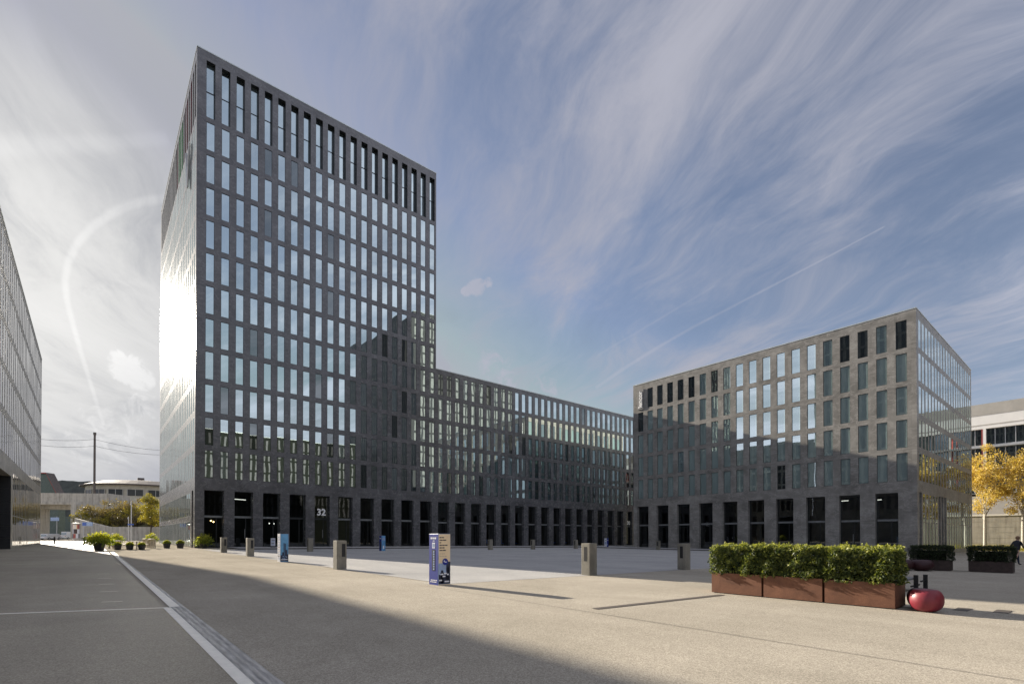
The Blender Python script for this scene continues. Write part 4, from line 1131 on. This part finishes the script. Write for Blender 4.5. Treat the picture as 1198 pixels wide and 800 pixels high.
# ------------------------------------------------------------------ right background
def white_building():
    x0 = 146.; org = Vector((x0, -60, -1))
    t = thing('industrial_building', org, 'large white clad building with dark window bands behind the yellow trees', 'building')
    b = MB(); b.box((0.3, 0, 0), (40, 110, 11.0), M['greyclad']); b.box((.8, 0, 11.0), (40, 110, 25.3), M['lining']); b.box((0, 0, 25.3), (40, 110, 28.2), M['whiteclad']); b.build('wall', t)
    b = MB(); b.box((-.05, 0, 28.2), (40, 110, 30.6), M['greyclad']); b.build('parapet', t)
    b = MB(); b.box((-.03, 0, 26.0), (-.002, 110, 26.2), M['greyclad']); b.box((-.5, 0, 21.2), (.4, 110, 21.6), M['steel']); b.box((-.3, 0, 16.6), (.4, 110, 16.9), M['steel']); b.build('ledge', t)
    for k in range(14):
        y = k * 7.8; b = MB(); b.face([(.6, y + 7.8, 11.5), (.6, y + .4, 11.5), (.6, y + .4, 25.28), (.6, y + 7.8, 25.28)], M['g_dark'])
        for q in range(1, 5): b.box((.5, y + q * 1.55 - .06, 11.5), (.62, y + q * 1.55 + .06, 25.2), M['steel'])
        b.box((.45, y + .45, 21.6), (.62, y + 7.5, 21.9), M['steel'])
        b.build('window_band', t)
        b = MB(); b.box((.0, y - .25, 11.5), (.55, y + .25, 25.29), M['whiteclad']); b.box((-.01, y + .252, 11.5), (.3, y + .45, 25.2), M['redtrim']); b.build('column', t)
    b = MB(); b.box((.28, 0, 11.5), (.30, 110, 11.6), M['steel'])
    b.build('sill', t)
white_building()
b = MB(); b.box((122, -60, -1.2), (122.5, 60, 5.0), M['concrete_g']); b.box((121.9, -60, 5.0), (122.6, 60, 5.3), M['whiteclad'])
for k in range(5): b.box((121.98, -60, .2 + k * .95), (121.999, 60, .24 + k * .95), M['greyclad'])
tag(b.build('noise_wall'), 'long grey concrete noise wall with pale coping behind the yellow trees', 'wall')
b = MB()
for i in range(40):
    y0 = -60 + i * 3; b.face([(110, y0, ground(110, y0) + .02), (122, y0, ground(110, y0) + .25), (122, y0 + 3, ground(110, y0 + 3) + .25), (110, y0 + 3, ground(110, y0 + 3) + .02)], M['grass'])
structure(b.build('verge_ground'))
rg = random.Random(5); b = MB()
for i in range(9000):
    x = rg.uniform(111, 121.8); y = rg.uniform(-8, 24); z = ground(110, y) + .02 + (x - 110) * .019
    h = rg.uniform(.3, .95); a = rg.uniform(0, PI); w = .03; dx, dy = math.cos(a) * w, math.sin(a) * w; lx, ly = rg.gauss(0, .12), rg.gauss(0, .12)
    b.face([(x - dx, y - dy, z), (x + dx, y + dy, z), (x + lx, y + ly, z + h)], M['yellowgreen'], rg.random())
o = b.build('grass'); tag(o, 'tall dry yellow grass along the foot of the noise wall', 'grass', None, 'stuff')

# ------------------------------------------------------------------ left background
def tan(px, py): return ((px - 599) / 590.8636, (627.5 - py) / 590.8636)
def S(px, py, d): u, v = tan(px, py); return station(u, v, d)
FW = Vector((math.cos(YAW), math.sin(YAW), 0)); RT = Vector((math.sin(YAW), -math.cos(YAW), 0)); UP = Vector((0, 0, 1))
def obox(b, c, r, w, dpt, h, m):
    """box standing at c: width along RT-ish direction r, depth away from viewer"""
    r = Vector(r).normalized(); f = Vector((-r.y, r.x, 0)); c = Vector(c)
    P = [c - r * w / 2, c + r * w / 2, c + r * w / 2 + f * dpt, c - r * w / 2 + f * dpt]
    Q = [p + UP * h for p in P]
    b.face([P[0], P[1], Q[1], Q[0]], m); b.face([P[1], P[2], Q[2], Q[1]], m); b.face([P[2], P[3], Q[3], Q[2]], m); b.face([P[3], P[0], Q[0], Q[3]], m); b.face(Q, m); b.face(P[::-1], m)
# viaduct
DV = 135.; px = DV / 590.8636
VA = S(20, 627.5, DV); VB = S(128, 627.5, DV + 3); vr = (VB - VA).normalized(); vl = (VB - VA).length
org = Vector((VA.x, VA.y, .5)); t = thing('railway_viaduct', org, 'stained concrete railway viaduct spanning the street at the far left', 'viaduct')
def loc_(p): return Vector(p) - org
b = MB(); c = VA + vr * vl / 2; c.z = EYE + 41 * px
obox(b, loc_(c) , vr, vl, 9, 10.5 * px, M['concrete_g'])
c2 = VA + vr * vl / 2 - Vector((-vr.y, vr.x, 0)) * .25; c2.z = EYE + 38 * px
b.build('parapet_beam', t)
b = MB(); obox(b, loc_(c2), vr, vl, 9.6, 3.0 * px, M['concrete_g']); b.build('deck_edge', t)
b = MB(); c3 = S(24 + 40, 627.5, DV + 1); c3.z = EYE + 34 * px
c3 = VA + vr * (vl * .32) + Vector((-vr.y, vr.x, 0)) * 3.0; c3.z = EYE + 33.5 * px
obox(b, loc_(c3), vr, vl * .6, 5.5, 4.4 * px, M['concrete_g']); b.build('girder', t)
def pier(pxx, wpx, dep=7.):
    b = MB(); c = S(pxx, 627.5, DV + .5); c.z = .3; obox(b, loc_(c), vr, wpx * px, dep, EYE + 38 * px - .3, M['concrete_g']); b.build('pier', t)
pier(85.5, 5.5); pier(30, 8)
b = MB(); c = S(115, 627.5, DV + 2); c.z = .3; obox(b, loc_(c), vr, 50 * px, 5, EYE + 38 * px - .35, M['concrete_g']); b.build('abutment', t)
# catenary-like mast and lines
m0 = S(110, 630, 165); m1 = S(110, 507, 165)
t = thing('mast', (m0.x, m0.y, .5), 'tall thin brown steel mast rising behind the viaduct', 'mast')
b = MB(); b.tube((0, 0, 0), (0, 0, m1.z - .5), .36, .30, M['pole_d'], 12); b.build('pole', t)
b = MB(); b.tube((0, 0, m1.z - .9), (0, 0, m1.z - .1), .42, .42, M['pole_d'], 12); b.build('cap', t)
for k, (ya, yb, yc, lab) in enumerate(((511, 513.5, 527, 'upper power line strung past the tall mast'), (518, 521.5, 532, 'lower power line strung past the tall mast'))):
    P = [S(20, ya - 1, 150), S(110, yb, 165), S(200, yc, 185)]; b = MB(); pts = []
    for a_, c_ in ((P[0], P[1]), (P[1], P[2])):
        for i in range(8):
            q = i / 8; p = a_.lerp(c_, q); p.z -= 4 * q * (1 - q) * .8; pts.append(p)
    pts.append(P[2])
    for a_, c_ in zip(pts[:-1], pts[1:]): b.tube(a_, c_, .045, .045, M['black'], 5, False)
    tag(b.build('power_line'), lab, 'power line', 'power lines at the mast')
# embankment
b = MB(); nx, ny = 26, 8
def emb(i, j):
    u = i / nx; w = j / ny
    xx = lerp(88, 300, u); d = lerp(117.6, 133.5, w) ; p = S(xx, 627.5, d); top = lerp(3, 8.5, min(1, u * 6)) 
    p.z = .4 + top * (w ** .8) + .25 * math.sin(i * 1.7 + j) * (w > 0); return p
for i in range(nx):
    for j in range(ny): b.face([emb(i, j), emb(i + 1, j), emb(i + 1, j + 1), emb(i, j + 1)], M['slope'])
structure(b.build('embankment_terrain', None, None, True))
rg = random.Random(21); sp = []
spots = [(100, 604, 132, 3.0), (108, 598, 138, 3.2), (116, 607, 128, 3.2), (124, 596, 140, 3.4), (128, 609, 126, 3.0), (134, 601, 134, 3.2), (143, 594, 142, 3.4), (145, 608, 127, 3.1), (153, 600, 134, 3.2), (159, 610, 124, 2.8), (163, 592, 142, 3.2), (172, 604, 128, 3.2), (180, 596, 138, 3.2), (183, 612, 122, 2.6), (104, 613, 124, 2.4), (118, 617, 120, 2.0), (138, 617, 120, 2.2)]
for k, (x, y, d, r) in enumerate(spots):
    zz = (618.5 - y) * .212 + 1.0; d = 118.5 + max(0, min(1, zz / 9)) * 13; p = S(x, y + 9, d); shrub(p, r, r * 1.35, M['shrub'] if k % 4 else M['yellowgreen'], 'scrubby olive brown bush on the embankment left of the tower', 'bush', 'bushes on the embankment', 200 + k, 900, .42)
p = S(176, 630, 112); tree(p.x, p.y, 10.6, 2.7, 2.6, M['yellowgreen'], M['bark_d'], 'golden green tree leaning against the left edge of the tower', 'tree', None, 31, 4500, .34, z=.4)
# retaining wall in front of the embankment
b = MB(); prev = None
for i in range(12):
    x = lerp(87, 200, i / 11); top = lerp(606, 616, min(1, i / 4)); p = S(x, 632, 117); q = S(x, top, 117)
    if prev:
        f_ = FW * .5
        b.face([prev[0], p, q, prev[1]], M['concrete_g']); b.face([prev[1], q, q + f_, prev[1] + f_], M['concrete_g'])
    prev = (p, q)
tag(b.build('retaining_wall'), 'low grey retaining wall at the foot of the bushy embankment', 'wall')
# round house on the hill
hc = S(168, 588, 185); R_ = 16.5
t = thing('round_house', (hc.x, hc.y, hc.z - 6), 'cream curved house with a wide flat eave on the bushy hill', 'house')
b = MB(); b.lathe((0, 0, 0), [(R_, 0), (R_, 11.0)], M['render'], 28); b.build('wall', t)
b = MB(); b.lathe((0, 0, 11.0), [(R_ + 1.6, 0), (R_ + 1.6, .35), (R_ - 4, 2.0), (.3, 3.2)], M['tile'], 36); b.build('roof', t)
ang0 = math.atan2(-FW.y, -FW.x)
for k in range(-4, 4):
    a = ang0 + k * .34 + .15; b = MB(); cc = Vector((math.cos(a), math.sin(a), 0)); tt = Vector((-cc.y, cc.x, 0))
    for j, hz in ((0, 7.4), (1, 3.2)):
        if j and k % 2: continue
        b = MB()
        P = [cc * (R_ * .995) + tt * s * 2.3 + UP * z_ for s, z_ in ((-1, hz), (1, hz), (1, hz + 2.1), (-1, hz + 2.1))]
        P = [p + cc * .12 for p in P]; b.face(P, M['frame'])
        for s in (-1, 0, 1): b.tube(cc * (R_ + .1) + tt * s * 2.2 + UP * hz, cc * (R_ + .1) + tt * s * 2.2 + UP * (hz + 2.1), .09, .09, M['frame_w'], 4)
        b.build('window', t)
b = MB(); b.box((-2, -2, 13.6), (0, -.6, 14.9), M['tile']); b.build('chimney', t)
# gabled shed at the viaduct
g0 = S(46, 627.5, 190); gx = 190 / 590.8636
t = thing('gabled_house', (g0.x, g0.y, .5), 'green clad gabled house with red roof edge above the viaduct', 'house')
b = MB(); r = RT; f_ = FW; o_ = Vector((0, 0, 0)); H1 = 50 * gx; H2 = 76 * gx
A = [r * (-12 * gx), r * (22 * gx)]; 
pts = [A[0], A[1], A[1] + UP * H1, r * (8 * gx) + UP * H2, r * (-12 * gx) + UP * H2]
b.face(pts, M['greenclad']); b.face([A[1], A[1] + f_ * 3, A[1] + f_ * 3 + UP * H1, A[1] + UP * H1], M['greenclad']); b.face([p + f_ * 3 for p in pts[::-1]], M['greenclad']); b.face([A[0] + f_ * 3, A[0], pts[4], pts[4] + f_ * 3], M['greenclad'])
b.build('wall', t)
b = MB(); e1 = r * (22.6 * gx) + UP * (H1 - .5) - f_ * .4; e0 = r * (8 * gx) + UP * (H2 + .15) - f_ * .4; e2 = r * (-12 * gx) + UP * (H2 + .15) - f_ * .4
th = UP * .35
for a_, c_ in ((e0, e1), (e2, e0)):
    q = [a_, c_, c_ + f_ * 3.6, a_ + f_ * 3.6]; b.face([p + th for p in q], M['tile']); b.face([a_, c_, c_ + th, a_ + th], M['redtrim']); b.face(q[::-1], M['tile'])
b.build('roof', t)
# far wooded hill
b = MB(); rg = random.Random(3); NX = 90; prof = []
for i in range(NX + 1):
    xx = lerp(-250, 330, i / NX); top = 573 - 9 * math.exp(-((xx - 75) / 60) ** 2) - 3 * math.sin(xx * .02) + rg.uniform(-1.3, 1.3)
    prof.append((S(xx, 629, 760), S(xx, lerp(629, top, .55), 800), S(xx, top, 850)))
for p, q in zip(prof[:-1], prof[1:]):
    for j in range(2): b.face([p[j], q[j], q[j + 1], p[j + 1]], M['forest'])
    b.face([p[2], q[2], q[2] + FW * 200 - UP * 60, p[2] + FW * 200 - UP * 60], M['forest'])
structure(b.build('hill'))
# dark hall behind the underpass, street things under it
h0 = S(66, 627.5, 215); t = thing('warehouse', (h0.x, h0.y, .4), 'dark grey hall seen through the viaduct underpass', 'building')
b = MB(); obox(b, (0, 0, 0), RT, 16, 12, 9.5, M['greenclad']); b.build('wall', t)
b = MB(); obox(b, RT * -2 - FW * .05 + UP * 0, RT, 5, .04, 4, M['g_dark']); b.build('gate', t)
def vehicle(px_, d, label, name, col, w, h, lng):
    c = S(px_, 627.5, d); z = ground(c.x, c.y)
    t = thing(name, (c.x, c.y, z), label, 'van' if name == 'van' else 'car', None, YAW - PI / 2)
    b = MB(); b.box((-w / 2, 0, .35), (w / 2, lng, h * .55), col, .08); b.box((-w / 2 + .08, lng * .08, h * .55), (w / 2 - .08, lng * .9, h), col, .12); b.build('body', t)
    b = MB(); b.box((-w / 2 + .2, lng * .08 - .02, h * .58), (w / 2 - .2, lng * .08 + .02, h * .9), M['g_dark']); b.build('window', t)
    for s in (-1, 1):
        b = MB(); b.box((s * (w / 2 - .22) - .12, -.03, h * .38), (s * (w / 2 - .22) + .12, .0, h * .46), M['redtrim']); b.build('tail_light', t)
        for yy in (.8, lng - .8):
            b = MB(); b.tube((s * (w / 2 - .2), yy, .33), (s * (w / 2 + .01), yy, .33), .33, .33, M['tyre'], 14)
            b.tube((s * (w / 2 + .005), yy, .33), (s * (w / 2 + .02), yy, .33), .18, .18, M['steel'], 10); b.build('wheel', t)
vehicle(73.5, 152, 'white van parked under the viaduct', 'van', M['carpaint'], 1.95, 2.3, 4.8)
vehicle(49.5, 118, 'pale car parked at the end of the left office building', 'parked_car', M['carpaint'], 1.8, 1.45, 4.2)
def pole_sign(px_, d, top, label, boards, name='street_sign', rad=.07, cat='sign', col='steel'):
    c = S(px_, 627.5, d); z = ground(c.x, c.y); zt = S(px_, top, d).z
    t = thing(name, (c.x, c.y, z), label, cat, None, YAW - PI / 2)
    b = MB(); b.tube((0, 0, 0), (0, 0, zt - z), rad, rad * .8, M[col], 10); b.build('pole', t)
    for (x0, x1, y0, y1, m) in boards:
        s = d / 590.8636; zz0 = EYE + (627.5 - y1) * s - z; zz1 = EYE + (627.5 - y0) * s - z
        b = MB(); b.box((x0 * s, -rad - .05, zz0), (x1 * s, -rad, zz1), M[m]); b.build('panel', t)
    return t
pole_sign(153.5, 100, 586, 'slim white lamp post with a blue arrow board in front of the bushes', [(-3.5, 3.5, 612.5, 614, 'bluesign')], 'lamp_post', .11, 'lamp post')
pole_sign(150.3, 101, 604, 'shorter grey sign pole just left of the lamp post', [(-.7, .7, 605, 607, 'steel')], 'sign_pole', .09, 'sign')
pole_sign(66.5, 128, 604, 'pale blue direction sign on a post under the viaduct', [(-7, 3, 605, 609, 'ad_pale')], 'street_sign', .09)
# kerb-side blue board and advertising column
c = S(102, 627.5, 112); z = ground(c.x, c.y); s = 112 / 590.8636
t = thing('notice_board', (c.x, c.y, z), 'blue notice board on two posts before the grey retaining wall', 'sign', None, YAW - PI / 2)
b = MB(); b.box((-6 * s, 0, EYE + 12.5 * s - z), (6 * s, .12, EYE + 17 * s - z), M['ad_pale']); b.box((-5.6 * s, -.02, EYE + 13 * s - z), (-1 * s, -.003, EYE + 16.6 * s - z), M['bluesign']); b.build('panel', t)
for q in (-5, 5): b = MB(); b.box((q * s - .06, .125, 0), (q * s + .06, .22, EYE + 17 * s - z), M['steel']); b.build('post', t)
c = S(89.5, 627.5, 109); z = ground(c.x, c.y)
t = thing('advertising_column', (c.x, c.y, z), 'round advertising column with red and white posters beside the viaduct pier', 'advertising column')
b = MB(); b.lathe((0, 0, 0), [(.72, 0), (.72, .35), (.66, .36), (.66, 3.5), (.76, 3.52), (.76, 3.75), (.1, 3.85)], M['greyclad'], 24); b.build('drum', t)
rg = random.Random(9); k = 0
for lay in range(3):
    for j in range(9):
        a0 = ang0 - 1.5 + j * .34; cm = ['ad_white', 'redtrim', 'ad_navy', 'ad_beige', 'dred', 'ad_white'][rg.randrange(6)]
        b = MB(); z0, z1 = .5 + lay * 1.0, 1.42 + lay * 1.0
        for q in range(3):
            q0, q1 = a0 + q * .1, a0 + q * .1 + .1
            b.face([(.665 * math.cos(q0), .665 * math.sin(q0), z0), (.665 * math.cos(q1), .665 * math.sin(q1), z0), (.665 * math.cos(q1), .665 * math.sin(q1), z1), (.665 * math.cos(q0), .665 * math.sin(q0), z1)], M[cm])
        b.build('poster', t)
for k, (x, d, hh, lab) in enumerate(((50, 205, 9, 'slim green tree seen through the viaduct opening'),)):
    p = S(x, 627.5, d); tree(p.x, p.y, hh, 2.4, 2.2, M['yellowgreen'], M['bark_d'], lab, 'tree', None, 77, 2000, .4, z=.4)
